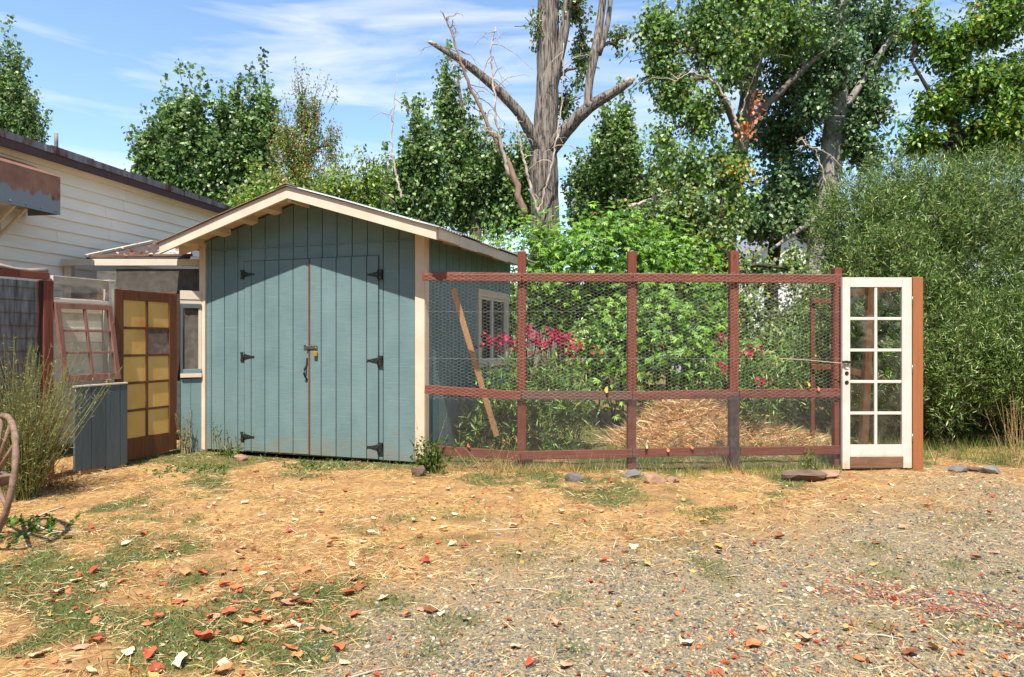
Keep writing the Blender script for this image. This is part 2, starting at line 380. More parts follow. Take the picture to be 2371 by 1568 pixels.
def masks(x, y):
    px, py = to_px(x, y)
    edge = np.interp(px, [-4000, 560, 700, 830, 1080, 1500, 1900, 2371, 9000], [2400, 1640, 1490, 1420, 1325, 1262, 1185, 1118, 900])
    wob = (fbm(np.asarray(x) * .9 + 3, np.asarray(y) * .9, 4) - .5)
    grav = sstep(-115, 120, py - edge + wob * 260)
    gr = np.zeros_like(px); px = px + (fbm(np.asarray(x) * 2.1 + 40, np.asarray(y) * 2.1, 4) - .5) * 260; py = py + (fbm(np.asarray(x) * 2.1, np.asarray(y) * 2.1 + 40, 4) - .5) * 95
    for e in GRASS: gr = np.maximum(gr, ell(px, py, *e))
    gr = np.clip((gr - .18 + (fbm(np.asarray(x) * 3.2, np.asarray(y) * 3.2, 5) - .5) * 1.7) * 1.7, 0, 1)
    gr = np.where(np.asarray(y) < 1.2, .3, gr)
    gr = np.where((np.asarray(y) > 7.55) & (fbm(np.asarray(x) * .8 + 8, np.asarray(y) * .8, 3) > .40), np.maximum(gr, .85), gr)
    return np.clip(grav - gr * .5, 0, 1), gr
def axis(a, b, fine0, fine1, step):
    inner = np.arange(fine0, fine1, step)
    lo = fine0 - np.geomspace(step, fine0 - a, 26)[::-1] if a < fine0 else []
    hi = fine1 + np.geomspace(step, b - fine1, 26)
    return np.concatenate([lo, inner, hi])
xs = axis(-420, 420, -6.5, 6.5, .05); ys = axis(-300, 600, 2.2, 11.0, .05)
XX, YY = np.meshgrid(xs, ys)
mg, mgr = masks(XX.ravel(), YY.ravel())
V = np.stack([XX.ravel(), YY.ravel(), gz(XX.ravel(), YY.ravel())], 1)
nx, ny = len(xs), len(ys)
ii, jj = np.meshgrid(np.arange(ny - 1), np.arange(nx - 1), indexing='ij')
F = np.stack([ii * nx + jj, ii * nx + jj + 1, (ii + 1) * nx + jj + 1, (ii + 1) * nx + jj], -1).reshape(-1, 4)
far = sstep(9, 12, YY.ravel())
gm = bpy.data.materials.new('dry_ground'); gm.use_nodes = True
N = gm.node_tree.nodes; L = gm.node_tree.links; b = N['Principled BSDF']; b.inputs['Roughness'].default_value = .92; b.inputs['Specular IOR Level'].default_value = .15
geo = N.new('ShaderNodeNewGeometry'); at = N.new('ShaderNodeAttribute'); at.attribute_name = 'Col'
sep = N.new('ShaderNodeSeparateColor'); L.new(at.outputs['Color'], sep.inputs[0])
def nz(scale, det=6):
    n = N.new('ShaderNodeTexNoise'); n.inputs['Scale'].default_value = scale; n.inputs['Detail'].default_value = det; n.inputs['Roughness'].default_value = .65
    L.new(geo.outputs['Position'], n.inputs['Vector']); return n.outputs['Fac']
def ramp(src, stops):
    r = N.new('ShaderNodeValToRGB'); e = r.color_ramp.elements
    while len(e) < len(stops): e.new(.5)
    for k, (p_, c_) in zip(e, stops): k.position = p_; k.color = (*c_, 1)
    L.new(src, r.inputs[0]); return r.outputs[0]
def mixc(f, a, c):
    x = N.new('ShaderNodeMix'); x.data_type = 'RGBA'; L.new(f, x.inputs[0]); L.new(a, x.inputs[6]); L.new(c, x.inputs[7]); return x.outputs[2]
straw_c = ramp(nz(26, 8), [(.30, S(104, 76, 44)), (.46, S(174, 134, 80)), (.68, S(220, 186, 126))])
dirt_col = ramp(nz(5, 8), [(.3, S(130, 96, 62)), (.6, S(170, 132, 90)), (.8, S(194, 158, 112))])
st = mixc(ramp(nz(2.3, 5), [(.38, (0, 0, 0)), (.62, (1, 1, 1))]), dirt_col, straw_c)
grav_c = ramp(nz(60, 6), [(.3, S(80, 72, 60)), (.45, S(134, 120, 96)), (.62, S(170, 152, 118)), (.8, S(196, 178, 146))])
grass_c = ramp(nz(30, 6), [(.3, S(50, 64, 34)), (.6, S(88, 100, 52)), (.8, S(146, 134, 80))])
g1 = mixc(sep.outputs[0], st, grav_c); g2 = mixc(sep.outputs[1], g1, grass_c)
L.new(g2, b.inputs['Base Color'])
bp = N.new('ShaderNodeBump'); bp.inputs['Strength'].default_value = .8; bp.inputs['Distance'].default_value = .012
L.new(nz(70, 6), bp.inputs['Height']); L.new(bp.outputs[0], b.inputs['Normal'])
gcol = np.stack([mg, mgr * .85, far], 1)
ground = place('ground', np_mesh('ground', V, F, [gm], gcol, smooth=True)); ground['kind'] = 'structure'

# ------------------------------------------------------------------ leaf and blade fields (numpy)
def unit(a): return a / (np.linalg.norm(a, axis=-1, keepdims=True) + 1e-9)
def rand_dir(n): return unit(rng.normal(size=(n, 3)))
def leaf_arrays(C, axis_, nrm, size, width, fold=.18, droop=0.):
    """one leaf = 4 points, 2 triangles folded along the midrib"""
    axis_ = unit(axis_); nrm = unit(nrm - axis_ * (nrm * axis_).sum(1)[:, None]); side = np.cross(axis_, nrm)
    s = size[:, None]; w = (size * width)[:, None]
    base = C - axis_ * s * .5; tip = C + axis_ * s * .5 - nrm * s * droop
    l = C - axis_ * s * .08 + side * w * .5 + nrm * w * fold; r = C - axis_ * s * .08 - side * w * .5 + nrm * w * fold
    V = np.stack([base, l, tip, r], 1).reshape(-1, 3)
    i = np.arange(len(C))[:, None] * 4
    F = np.concatenate([i + [0, 2, 1], i + [0, 3, 2]], 1).reshape(-1, 3)
    return V, F
def pal(n, colours, weights=None, jit=.16):
    c = np.array([S(*k) for k in colours]); w = None if weights is None else np.array(weights) / sum(weights)
    k = rng.choice(len(c), n, p=w)
    return np.clip(c[k] * np.exp(rng.normal(0, jit, (n, 1))) * np.exp(rng.normal(0, jit * .3, (n, 3))), 0, .95)
def leaf_obj(name, VFC, matl, parent=None, kind=None):
    V = np.concatenate([a[0] for a in VFC]); off = np.cumsum([0] + [len(a[0]) for a in VFC[:-1]])
    F = np.concatenate([a[1] + o for a, o in zip(VFC, off)]); Cc = np.concatenate([a[2] for a in VFC])
    o = place(name, np_mesh(name, V, F, [matl], Cc), parent)
    if kind: o['kind'] = kind
    return o
def blades(B, T, width, colours, bend=.25, seg=2):
    """thin two-segment blades from base B to tip T"""
    n = len(B); d = T - B; s = unit(np.cross(d, rand_dir(n))); w = np.broadcast_to(width, (n,))[:, None]
    mid = B + d * .55 + np.array([0, 0, 1.]) * np.linalg.norm(d, axis=1)[:, None] * bend * rng.uniform(-.2, 1, (n, 1))
    V = np.stack([B - s * w / 2, B + s * w / 2, mid + s * w * .4, mid - s * w * .4, T], 1).reshape(-1, 3)
    i = np.arange(n)[:, None] * 5
    F = np.concatenate([i + [0, 1, 2], i + [0, 2, 3], i + [3, 2, 4]], 1).reshape(-1, 3)
    return V, F, np.repeat(colours, 5, 0)

def scatter(n, x0, x1, y0, y1, keep):
    """random ground points, denser towards the viewer's side is left to keep()"""
    x = rng.uniform(x0, x1, n); y = rng.uniform(y0, y1, n); k = keep(x, y) > rng.random(n)
    return x[k], y[k]

def wires(segA, segB, r, n=3):
    A = np.array(segA); B = np.array(segB); d = unit(B - A); ref = np.array([.01, 1., .02]); U = np.cross(d, ref); U = unit(U); W = np.cross(d, U)
    a = np.arange(n) * 2 * np.pi / n; ring = r * (np.cos(a)[None, :, None] * U[:, None] + np.sin(a)[None, :, None] * W[:, None])
    V = np.concatenate([A[:, None] + ring, B[:, None] + ring], 1).reshape(-1, 3); i = np.arange(len(A))[:, None] * 2 * n
    F = np.concatenate([np.concatenate([i + [j, (j + 1) % n, (j + 1) % n + n, j + n]], 1) for j in range(n)], 0)
    return V, F
def wire_panel(name, parent, p00, p10, p01, pitch=.0127, rad=.0009, sag=.006):
    p00, p10, p01 = map(np.array, (p00, p10, p01)); eu, ew = p10 - p00, p01 - p00; nu = int(np.linalg.norm(eu) / pitch); nw = int(np.linalg.norm(ew) / pitch); nn_ = np.cross(eu, ew); nn_ = nn_ / np.linalg.norm(nn_)
    g = lambda s, t: p00 + eu * s + ew * t + nn_ * sag * (vnoise(s * 5 + 3, t * 4) - .5)
    A, B = [], []
    for i in range(nu + 1):
        for k_ in range(6): A.append(g(i / nu, k_ / 6)); B.append(g(i / nu, (k_ + 1) / 6))
    for j in range(nw + 1):
        for k_ in range(8): A.append(g(k_ / 8, j / nw)); B.append(g((k_ + 1) / 8, j / nw))
    v_, f_ = wires(A, B, rad * 1.7); o = place(name, np_mesh(name, v_, f_, [M['wire']]), parent); o['kind'] = 'stuff'; return o

# ------------------------------------------------------------------ white clapboard building on the left
WB = Frame((-5.85, 8.85, 0), (.165, .986))       # u along the wall away from the viewer, v into the building (left)
bld = thing('white_building', 'long white clapboard building with dark roof edge behind the brown door', 'building', (*WB.p(1, 0, 0)[:2], 0))
wallp = WB.one('wall', M['siding'], bld, -7.0, 9.0, .03, 2.9, 0.0, 3.62)
expo = .154; k = 0; jr = random.Random(4)
zt = 3.60
while zt > .1:
    u = -7.0
    while u < 9.0:
        ln = jr.uniform(2.2, 4.4); u1 = min(9.0, u + ln)
        m = MB()
        z1, z0 = zt, max(.02, zt - expo)
        m.box8([WB.p(u + .002, -.022, z0), WB.p(u1 - .002, -.022, z0), WB.p(u1 - .002, .029, z0), WB.p(u + .002, .029, z0),
                WB.p(u + .002, -.002, z1), WB.p(u1 - .002, -.002, z1), WB.p(u1 - .002, .029, z1), WB.p(u + .002, .029, z1)])
        m.build('siding_board', M['siding'], wallp)
        u = u1
    zt -= expo
WB.one('frieze_board', M['siding'], bld, -7.0, 9.0, -.035, .028, 3.602, 3.66)
roofp = MB(); 
roofp.box8([WB.p(-7.2, -.16, 3.70), WB.p(9.2, -.16, 3.70), WB.p(9.2, 3.1, 4.02), WB.p(-7.2, 3.1, 4.02), WB.p(-7.2, -.16, 3.80), WB.p(9.2, -.16, 3.80), WB.p(9.2, 3.1, 4.12), WB.p(-7.2, 3.1, 4.12)])
rf = roofp.build('roof', M['tar'], bld)
WB.one('soffit', M['siding'], rf, -7.2, 9.2, -.155, .1, 3.662, 3.698)
WB.one('fascia', M['grey_post'], rf, -7.2, 9.2, -.19, -.157, 3.64, 3.735)
for i in range(24):                                # metal drip edge in lengths, overlapping unevenly
    a = -7.2 + i * .69
    WB.one('edge_strip', M['roof_edge'], rf, a, a + .685, -.2 - jr.uniform(0, .006), -.192 + .03, 3.737, 3.825 + jr.uniform(-.008, .008))
pp = P(130, 330, 9.6); m = MB(); m.tube([(pp[0], 9.6, 3.7), (pp[0], 9.6, 4.17), (pp[0] , 9.6, 4.30)], .026, 12)
m.build('vent_pipe', M['pipe'], rf)

# rusted awning
aw = thing('awning', 'rust streaked metal awning with pale brackets on the white clapboard wall', 'awning', (*WB.p(-1.2, -.2, 0)[:2], 2.9))
A0, A1 = -3.6, -.455
m = MB(); m.box8([WB.p(A0, -.47, 2.93), WB.p(A1, -.47, 2.93), WB.p(A1, -.458, 2.93), WB.p(A0, -.458, 2.93), WB.p(A0, -.47, 3.37), WB.p(A1, -.47, 3.37), WB.p(A1, -.458, 3.37), WB.p(A0, -.458, 3.37)])
fp = m.build('front_panel', M['rust'], aw)
m = MB(); m.box8([WB.p(A0, -.472, 3.371), WB.p(A1, -.472, 3.371), WB.p(A1, -.026, 3.55), WB.p(A0, -.026, 3.55), WB.p(A0, -.472, 3.383), WB.p(A1, -.472, 3.383), WB.p(A1, -.026, 3.562), WB.p(A0, -.026, 3.562)])
m.build('top_panel', M['rust'], aw)
m = MB(); 
pr = [(-.456, 2.931), (-.027, 2.931), (-.027, 3.546), (-.456, 3.372)]
for ue in (A1 - .012,):
    V = [WB.p(ue, v, w) for v, w in pr] + [WB.p(ue + .011, v, w) for v, w in pr]
    m.add(V, [(3, 2, 1, 0), (4, 5, 6, 7)] + [(i, (i + 1) % 4, (i + 1) % 4 + 4, i + 4) for i in range(4)])
m.build('end_panel', M['rust'], aw)
WB.one('soffit_board', M['beige'], aw, A0, A1 - .5, -.44, -.04, 2.945, 2.965)
for i in range(9):
    m = MB(); u = A1 - .06 - i * .21 ; c = WB.p(u, -.472, 2.965); m.tube([c, c + np.array([.012, -.002, 0])], .011, 8); m.build('screw', M['steel'], fp)
for ub in (-.86, -1.02, -2.4):
    m = MB(); m.bar(WB.p(ub, -.40, 2.94), WB.p(ub, -.03, 2.62), .03, .03); m.bar(WB.p(ub, -.035, 2.94), WB.p(ub, -.035, 2.6), .03, .03)
    m.build('bracket', M['beige'], aw)

# ------------------------------------------------------------------ garden shed
SH = Frame((-3.90, 8.78, 0), (.947, -.32))         # u along the front to the right, v into the shed
SW, SL = 3.06, 3.05
shed = thing('garden_shed', 'blue green board shed with double doors and beige trim', 'shed', (*SH.p(SW / 2, SL / 2, 0)[:2], 0))
RS = .30; ZA = 3.16; OV = .41; OS = .345            # roof slope, underside apex height at the ridge, front and side overhang
def rz(u): return ZA - RS * abs(u - SW / 2)        # underside of the roof deck
D0, D1, DM, DT = .592, 2.49, 1.545, 2.395
grooves = [-.0] + [.08 + .2052 * i for i in range(15)] + [SW]
gap = .0055
fw = MB(); SH.poly(fw, [(0.0, .02), (SW, .02), (SW, rz(SW) - .03), (SW / 2, ZA - .03), (0.0, rz(0) - .03)], .02, .06)
front = fw.build('front_wall', M['blue'], shed)
def vboard(parent, u0, u1, w0, top, v0=-.0, v1=.0195, matl=None, fr=SH):
    m = MB(); us = [u0] + ([SW / 2] if u0 < SW / 2 < u1 and callable(top) else []) + [u1]
    t = (lambda u: top(u)) if callable(top) else (lambda u: top)
    fr.poly(m, [(u0, w0), (u1, w0)] + [(u, t(u)) for u in us[::-1]], v0, v1)
    return m.build('board', matl or M['blue'], parent, .002)
ZS = 2.557
for a, b in zip(grooves[:-1], grooves[1:]):
    if b - a < .03: continue
    vboard(front, a + gap, b - gap, ZS + .008, lambda u: rz(u) - .032)          # gable boards
    segs = [(a, b)]
    out = []
    for (x, y) in segs:                                                         # below: left and right of the doors, and the strip over them
        if y <= D0 or x >= D1: out.append((x, y, .03))
        else:
            if x < D0: out.append((x, D0 - .002, .03)); out.append((D0 - .002, y, DT + .006))
            elif y > D1: out.append((D1 + .002, y, .03)); out.append((x, D1 + .002, DT + .006))
            else: out.append((x, y, DT + .006))
    for (x, y, z0) in out:
        if y - x > .012: vboard(front, x + (gap if x == a else 0), y - (gap if y == b else 0), z0, ZS - .004)
SH.one('flashing_strip', M['blue'], front, 0.0, SW, -.010, .012, ZS - .0035, ZS + .0075)
# two door leaves, the right one sits a little proud
for leaf, (x0, x1, pv, lab) in enumerate([(D0 + .004, DM - .006, -.004, 'left'), (DM + .024, D1 - .003, -.022, 'right')]):
    dm = MB(); SH.box(dm, x0, x1, pv + .0195, pv + .022 + (.0 if leaf == 0 else .0), .045, DT - .004)
    door = dm.build('door', M['door_brown'], shed)
    cuts = [x0] + [g for g in grooves if x0 + .03 < g < x1 - .03] + [x1]
    for a, b in zip(cuts[:-1], cuts[1:]):
        vboard(door, a + (gap if a != x0 else 0), b - (gap if b != x1 else 0), .04, DT, pv, pv + .0193)
    hz = [(2.234, 1.21, .215), (2.176, 1.18, .174)][leaf]
    edge = x0 if leaf == 0 else x1; sg = 1 if leaf == 0 else -1
    for z in hz:
        m = MB(); v = pv - .006
        e = edge - sg * .004
        SH.box(m, min(e - sg * .046, e), max(e - sg * .046, e), pv - .009, .0, z - .052, z + .052)          # jamb plate
        for zz in (-.044, .044): SH.box(m, min(e - sg * .052, e - sg * .01), max(e - sg * .052, e - sg * .01), pv - .0095, -.001, z + zz - .012, z + zz + .012)
        pk = [(0, .034), (.03, .03), (.045, .022), (.06, .024), (.085, .015), (.13, .010), (.136, .013), (.148, .013), (.154, .006)]
        outl = [(e + sg * x, z + h) for x, h in pk] + [(e + sg * x, z - h) for x, h in pk[::-1]]
        SH.poly(m, outl if sg > 0 else outl[::-1], v - .0005, pv + .001)
        hn = m.build('hinge', M['black'], door)
        m = MB(); m.tube([SH.p(e, v - .004, z - .056), SH.p(e, v - .004, z + .056)], .008, 8); m.build('pin', M['black'], hn)
        m = MB()
        for rx_, rw in ((-.03, .036), (-.03, -.036), (.022, 0), (.07, 0), (.143, 0)):
            c = SH.p(e + sg * rx_, v - .0005, z + rw); m.tube([c, c - SH.v * .004], .0055, 6)
        m.build('rivet', M['steel'], hn)
SH.one('edge_strip', M['door_brown'], shed, DM - .004, DM + .022, -.020, .0, .05, DT - .004)
hd = thing('door_pull', 'black curved thumb latch handle on the blue shed door', 'handle', (*SH.p(DM - .035, -.03, 0)[:2], .93))
m = MB(); hp = [(0, .02), (-.03, .05), (-.045, .09), (-.04, .14), (-.012, .19), (0, .205)]
m.tube([SH.p(DM - .03 - .012 * math.sin(i * .6), -.006 + v, .925 + z) for i, (v, z) in enumerate(hp)], [.009, .011, .013, .013, .011, .009], 8)
m.build('grip', M['black'], hd)
m = MB(); SH.box(m, DM - .042, DM - .02, -.009, -.003, 1.12, 1.20); SH.box(m, DM - .04, DM - .022, -.009, -.003, .92, .95); m.build('back_plate', M['black'], hd)
m = MB(); SH.box(m, DM - .036, DM - .026, -.03, -.009, 1.142, 1.150); m.build('thumb_piece', M['steel'], hd)
hs = thing('door_hasp', 'worn steel hasp bridging the two blue shed doors', 'hasp', (*SH.p(DM, -.03, 0)[:2], 1.30))
SH.one('fixed_plate', M['steel'], hs, DM - .075, DM - .02, -.009, -.003, 1.30, 1.36)
m = MB(); SH.box(m, DM - .028, DM + .13, -.034, -.029, 1.308, 1.352); m.build('strap', M['steel'], hs, .002)
m = MB(); m.tube([SH.p(DM - .022, -.02, 1.30), SH.p(DM - .022, -.02, 1.36)], .007, 8); SH.box(m, DM - .026, DM - .018, -.029, -.01, 1.31, 1.35); m.build('knuckle', M['steel'], hs)
m = MB(); m.tube([SH.p(DM + .112, -.02, 1.318), SH.p(DM + .112, -.05, 1.318), SH.p(DM + .112, -.056, 1.33), SH.p(DM + .112, -.05, 1.342), SH.p(DM + .112, -.02, 1.342)], .004, 6); m.build('staple', M['steel'], hs)
pl = thing('padlock', 'small brass padlock hanging from the steel hasp', 'padlock', (*SH.p(DM + .11, -.05, 0)[:2], 1.22))
m = MB(); SH.box(m, DM + .088, DM + .138, -.06, -.038, 1.225, 1.285); m.build('body', M['brass'], pl, .004)
m = MB(); m.tube([SH.p(DM + .099, -.049, 1.283), SH.p(DM + .099, -.049, 1.315), SH.p(DM + .106, -.049, 1.33), SH.p(DM + .12, -.049, 1.33), SH.p(DM + .127, -.049, 1.315), SH.p(DM + .127, -.049, 1.283)], .0045, 8); m.build('shackle', M['steel'], pl)
# side and back walls
NB = 15
sw_r = MB(); SH.box(sw_r, SW - .06, SW - .02, .06, SL, .02, rz(SW) - .03)
right = sw_r.build('side_wall', M['blue'], shed)
w_u0, w_u1, w_z0, w_z1 = 1.66, 2.9, 1.04, 2.12
cuts = list(np.linspace(0.02, SL, NB + 1))
for a, b in zip(cuts[:-1], cuts[1:]):
    spans = [(.03, rz(SW) - .032)]
    if b > w_u0 and a < w_u1: spans = [(.03, w_z0), (w_z1, rz(SW) - .032)]
    for z0, z1 in spans:
        m = MB(); SH.box(m, SW - .0195, SW, a + gap, b - gap, z0, z1); m.build('board', M['blue'], right, .002)
m = MB(); SH.box(m, .0, .04, .06, SL, .02, rz(0) - .03); m.build('side_wall', M['blue'], shed)
m = MB(); SH.poly(m, [(0.042, .02), (SW - .062, .02), (SW - .062, rz(SW) - .04), (SW / 2, ZA - .04), (0.042, rz(0) - .04)], SL - .04, SL - .002); m.build('back_wall', M['blue'], shed)
# side window
win = MB()
for (v0, v1, z0, z1) in ((w_u0, w_u0 + .10, w_z0, w_z1), (w_u1 - .10, w_u1, w_z0, w_z1), (w_u0 + .1, w_u1 - .1, w_z1 - .10, w_z1), (w_u0 + .1, w_u1 - .1, w_z0, w_z0 + .08)):
    SH.box(win, SW - .03, SW + .022, v0, v1, z0, z1)
window = win.build('window', M['beige'], shed, .002)
m = MB()
for (v0, v1, z0, z1) in ((w_u0 + .102, w_u0 + .135, w_z0 + .082, w_z1 - .102), (w_u1 - .135, w_u1 - .102, w_z0 + .082, w_z1 - .102), (2.2, 2.27, w_z0 + .115, w_z1 - .137), (w_u0 + .135, w_u1 - .135, w_z1 - .137, w_z1 - .102), (w_u0 + .135, w_u1 - .135, w_z0 + .082, w_z0 + .115)):
    SH.box(m, SW - .028, SW + .006, v0, v1, z0, z1)
m.build('frame', M['white_door'], window)
for v0, v1 in ((w_u0 + .136, 2.199), (2.271, w_u1 - .136)):
    m = MB(); SH.box(m, SW - .020, SW - .015, v0, v1, w_z0 + .116, w_z1 - .138); m.build('pane', M['glass'], window)
# corner boards
SH.one('corner_board', M['beige'], shed, SW - .098, SW - .004 + .026, -.024, -.001, .07, rz(SW) - .06, .002)
SH.one('corner_board', M['beige'], shed, SW + .001, SW + .023, .0, .095, .07, rz(SW) - .06, .002)
SH.one('corner_board', M['beige'], shed, -.09, -.001, -.024, .02, .02, rz(0) - .06, .002)
SH.one('base_block', M['bare'], shed, -.07, .02, -.02, .05, -.06, .018)
# roof: deck, rake boards, look-outs, rafter tails, corrugated sheets
roof = MB()
for sgn in (-1, 1):
    ue = SW / 2 + sgn * (SW / 2 + OS)
    q = [(SW / 2, ZA), (ue, rz(ue)), (ue, rz(ue) + .018), (SW / 2, ZA + .018)]
    SH.poly(roof, q if sgn > 0 else q[::-1], -OV + .036, SL + .12)
roof = roof.build('roof', M['beige'], shed)
for sgn in (-1, 1):
    ue = SW / 2 + sgn * (SW / 2 + OS)
    m = MB(); q = [(SW / 2, ZA - .115), (ue, rz(ue) - .115), (ue, rz(ue) + .024), (SW / 2, ZA + .024)]
    SH.poly(m, q if sgn > 0 else q[::-1], -OV, -OV + .034); m.build('rake_board', M['beige'], roof, .002)
    for uu in ((.42, .78, 1.1) if sgn > 0 else (.34, .62, .95, 1.28)):       # short look-outs under the overhang
        uc = SW / 2 + sgn * uu * 1.25
        m = MB(); hw = .05
        SH.poly(m, [(uc - hw, rz(uc - hw) - .075), (uc + hw, rz(uc + hw) - .075), (uc + hw, rz(uc + hw) - .002), (uc - hw, rz(uc - hw) - .002)], -OV + .036, -.002)
        m.build('look_out', M['beige'], roof, .002)
    for i in range(6):                                                        # rafter tails along each eave
        v = -OV + .30 + i * .56
        if v > SL + .08: continue
        m = MB(); u0 = SW / 2 + sgn * (SW / 2 + .03); u1 = ue - sgn * .012
        q = [(u0, rz(u0) - .12), (u1, rz(u1) - .10), (u1, rz(u1) - .003), (u0, rz(u0) - .003)]
        SH.poly(m, q if sgn > 0 else q[::-1], v, v + .04); m.build('rafter_tail', M['beige'], roof, .002)
    if sgn > 0:
        m = MB()
        for i in range(5):
            v = -OV + .036 + i * .56; SH.box(m, ue + .001, ue + .018, v, v + .555, rz(ue) - .10 - (i % 2) * .012, rz(ue) + .012)
            m.build('eave_board', M['beige'], roof, .002); m = MB()
    for i in range(6):                                                        # corrugated sheets
        v0 = -OV - .03 + i * .625; npts = 50
        vs = np.linspace(v0, min(v0 + .655, SL + .16), npts)
        lift = .028 + .004 * (i % 2)
        prof = lift + .009 * np.cos((vs + OV) * 2 * np.pi / .076)
        rows = []
        nr = 7
        for r_ in range(nr):
            t = r_ / (nr - 1); u = SW / 2 + sgn * ((SW / 2 + OS + .045) * t - .0)
            wav = .006 * math.sin(5 * t + i) + .010 * (t if sgn > 0 else 0) * math.sin(i * 2.1)
            rows.append([SH.p(u, v, rz(u) + pz + wav + .006) for v, pz in zip(vs, prof)])
        Vv = np.array(rows).reshape(-1, 3); a = np.arange(nr - 1)[:, None]; c = np.arange(npts - 1)[None]
        Ff = np.stack([a * npts + c, a * npts + c + 1, (a + 1) * npts + c + 1, (a + 1) * npts + c], -1).reshape(-1, 4)
        o = place('metal_sheet', np_mesh('metal_sheet', Vv, Ff, [M['galv'] if sgn > 0 else M['galv_brown']], smooth=True), roof)
        so = o.modifiers.new('thickness', 'SOLIDIFY'); so.thickness = .002
m = MB(); SH.poly(m, [(SW / 2 - .15, rz(SW / 2 - .15) + .046), (SW / 2, ZA + .05), (SW / 2 + .15, rz(SW / 2 + .15) + .046), (SW / 2 + .15, rz(SW / 2 + .15) + .052), (SW / 2, ZA + .058), (SW / 2 - .15, rz(SW / 2 - .15) + .052)], -OV - .035, SL + .16)
m.build('ridge_cap', M['galv_brown'], roof)
m = MB(); SH.box(m, SW / 2 - .02, SW / 2 + .02, -OV + .036, -.002, ZA - .15, ZA - .012); m.build('ridge_beam', M['beige'], roof, .002)

# ------------------------------------------------------------------ patched-up coop front on the left
K = Frame((-4.465, 7.72, 0), (.30, .954))          # u away from the viewer; v points left, into the coop
def kv(o): return o
bd = thing('panelled_door', 'brown ten light door with amber panes between coop wall and shed', 'door', (*K.p(.45, 0, 0)[:2], 0))
DW, DH, DB = .905, 1.99, .03
K.one('stile', M['door_brown'], bd, 0, .115, -.02, .02, DB, DH, .003); K.one('stile', M['door_brown'], bd, DW - .115, DW, -.02, .02, DB + .03, DH, .003)
K.one('rail', M['door_brown'], bd, .116, DW - .116, -.018, .018, DH - .115, DH, .003); K.one('rail', M['door_brown'], bd, .116, DW - .116, -.018, .018, DB + .01, .285, .003)
um = DW / 2; pw0, pw1 = .117, DW - .117; zr = np.linspace(.285, DH - .115, 6)
K.one('muntin', M['door_brown'], bd, um - .016, um + .016, -.014, .014, .286, DH - .116, .002)
for z in zr[1:-1]:
    for a, c in ((pw0, um - .017), (um + .017, pw1)): K.one('muntin', M['door_brown'], bd, a, c, -.014, .014, z - .014, z + .014, .002)
for r_ in range(5):
    for c_, (a, c) in enumerate(((pw0, um - .017), (um + .017, pw1))):
        if r_ == 3 and c_ == 1:
            wire_panel('pane_screen', bd, K.p(a, 0, zr[r_] + .0145), K.p(c, 0, zr[r_] + .0145), K.p(a, 0, zr[r_ + 1] - .0145), .009, .0008); continue
        mm = M['amber']; o = K.one('pane', mm, bd, a, c, -.004 + .001 * ((r_ + c_) % 2), .004, zr[r_] + (.0145 if r_ else 0), zr[r_ + 1] - (.0145 if r_ < 4 else 0))
m = MB(); m.tube([K.p(-.02, -.03, 1.275), K.p(.06, -.03, 1.275)], .009, 8); K.box(m, -.035, .01, -.032, -.02, 1.25, 1.30); m.build('bolt', M['black'], bd)

cp = thing('cream_post', 'cream painted post beside the brown amber paned door', 'post', (*K.p(-.045, 0, 0)[:2], 0)); 
K.one('shaft', M['cream'], cp, -.085, -.008, -.02, .06, -.02, 2.06, .003); K.one('cap_block', M['cream'], cp, -.09, -.003, -.025, .064, 2.061, 2.085, .003)
rp = thing('red_brown_post', 'dark red brown post between shade netting and the six pane window', 'post', (*K.p(-.78, 0, 0)[:2], 0))
K.one('shaft', M['redwood_v'], rp, -.85, -.745, -.03, .07, -.02, 2.02, .004); K.one('cleat', M['redwood_v'], rp, -.84, -.755, -.055, -.031, .02, .85, .003)
# header boards wrapped in screen
hb = thing('screened_header', 'cream boards wrapped in wire screen above the six pane window', 'header', (*K.p(-.4, 0, 0)[:2], 1.8))
K.one('top_board', M['cream'], hb, -.744, -.09, -.02, .02, 1.985, 2.075, .003); K.one('lower_board', M['cream'], hb, -.744, -.09, -.03, .01, 1.805, 1.845, .003)
wire_panel('screen', hb, K.p(-.744, -.026, 1.846), K.p(-.09, -.026, 1.846), K.p(-.744, -.026, 2.08), .011)
# six-pane sash, leaning with its foot pushed out
sh = thing('six_pane_sash', 'old six pane window sash with red brown bars above blue grey boards', 'window', (*K.p(-.38, -.1, 0)[:2], .97))
def sash_p(u, v, w):
    t = (1.80 - w) / .82; return K.p(u + .05 * t, v - .025 - .075 * t, w)
class SashF:
    def box(s, mb, u0, u1, v0, v1, w0, w1):
        mb.box8([sash_p(*q) for q in ((u0, v0, w0), (u1, v0, w0), (u1, v1, w0), (u0, v1, w0), (u0, v0, w1), (u1, v0, w1), (u1, v1, w1), (u0, v1, w1))])
    def one(s, name, mt, par, *a, bevel=.002):
        m = MB(); s.box(m, *a); return m.build(name, mt, par, bevel)
SF = SashF(); u0, u1, z0, z1 = -.74, -.06, .985, 1.80
SF.one('stile', M['faded_sash'], sh, u0, u0 + .055, -.02, .016, z0, z1); SF.one('stile', M['faded_sash'], sh, u1 - .055, u1, -.02, .016, z0, z1)
SF.one('rail', M['faded_sash'], sh, u0 + .056, u1 - .056, -.018, .014, z1 - .055, z1); SF.one('rail', M['faded_sash'], sh, u0 + .056, u1 - .056, -.018, .014, z0, z0 + .07)
uc = (u0 + u1) / 2; SF.one('muntin', M['faded_sash'], sh, uc - .014, uc + .014, -.014, .01, z0 + .071, z1 - .056)
zz = np.linspace(z0 + .07, z1 - .055, 4)
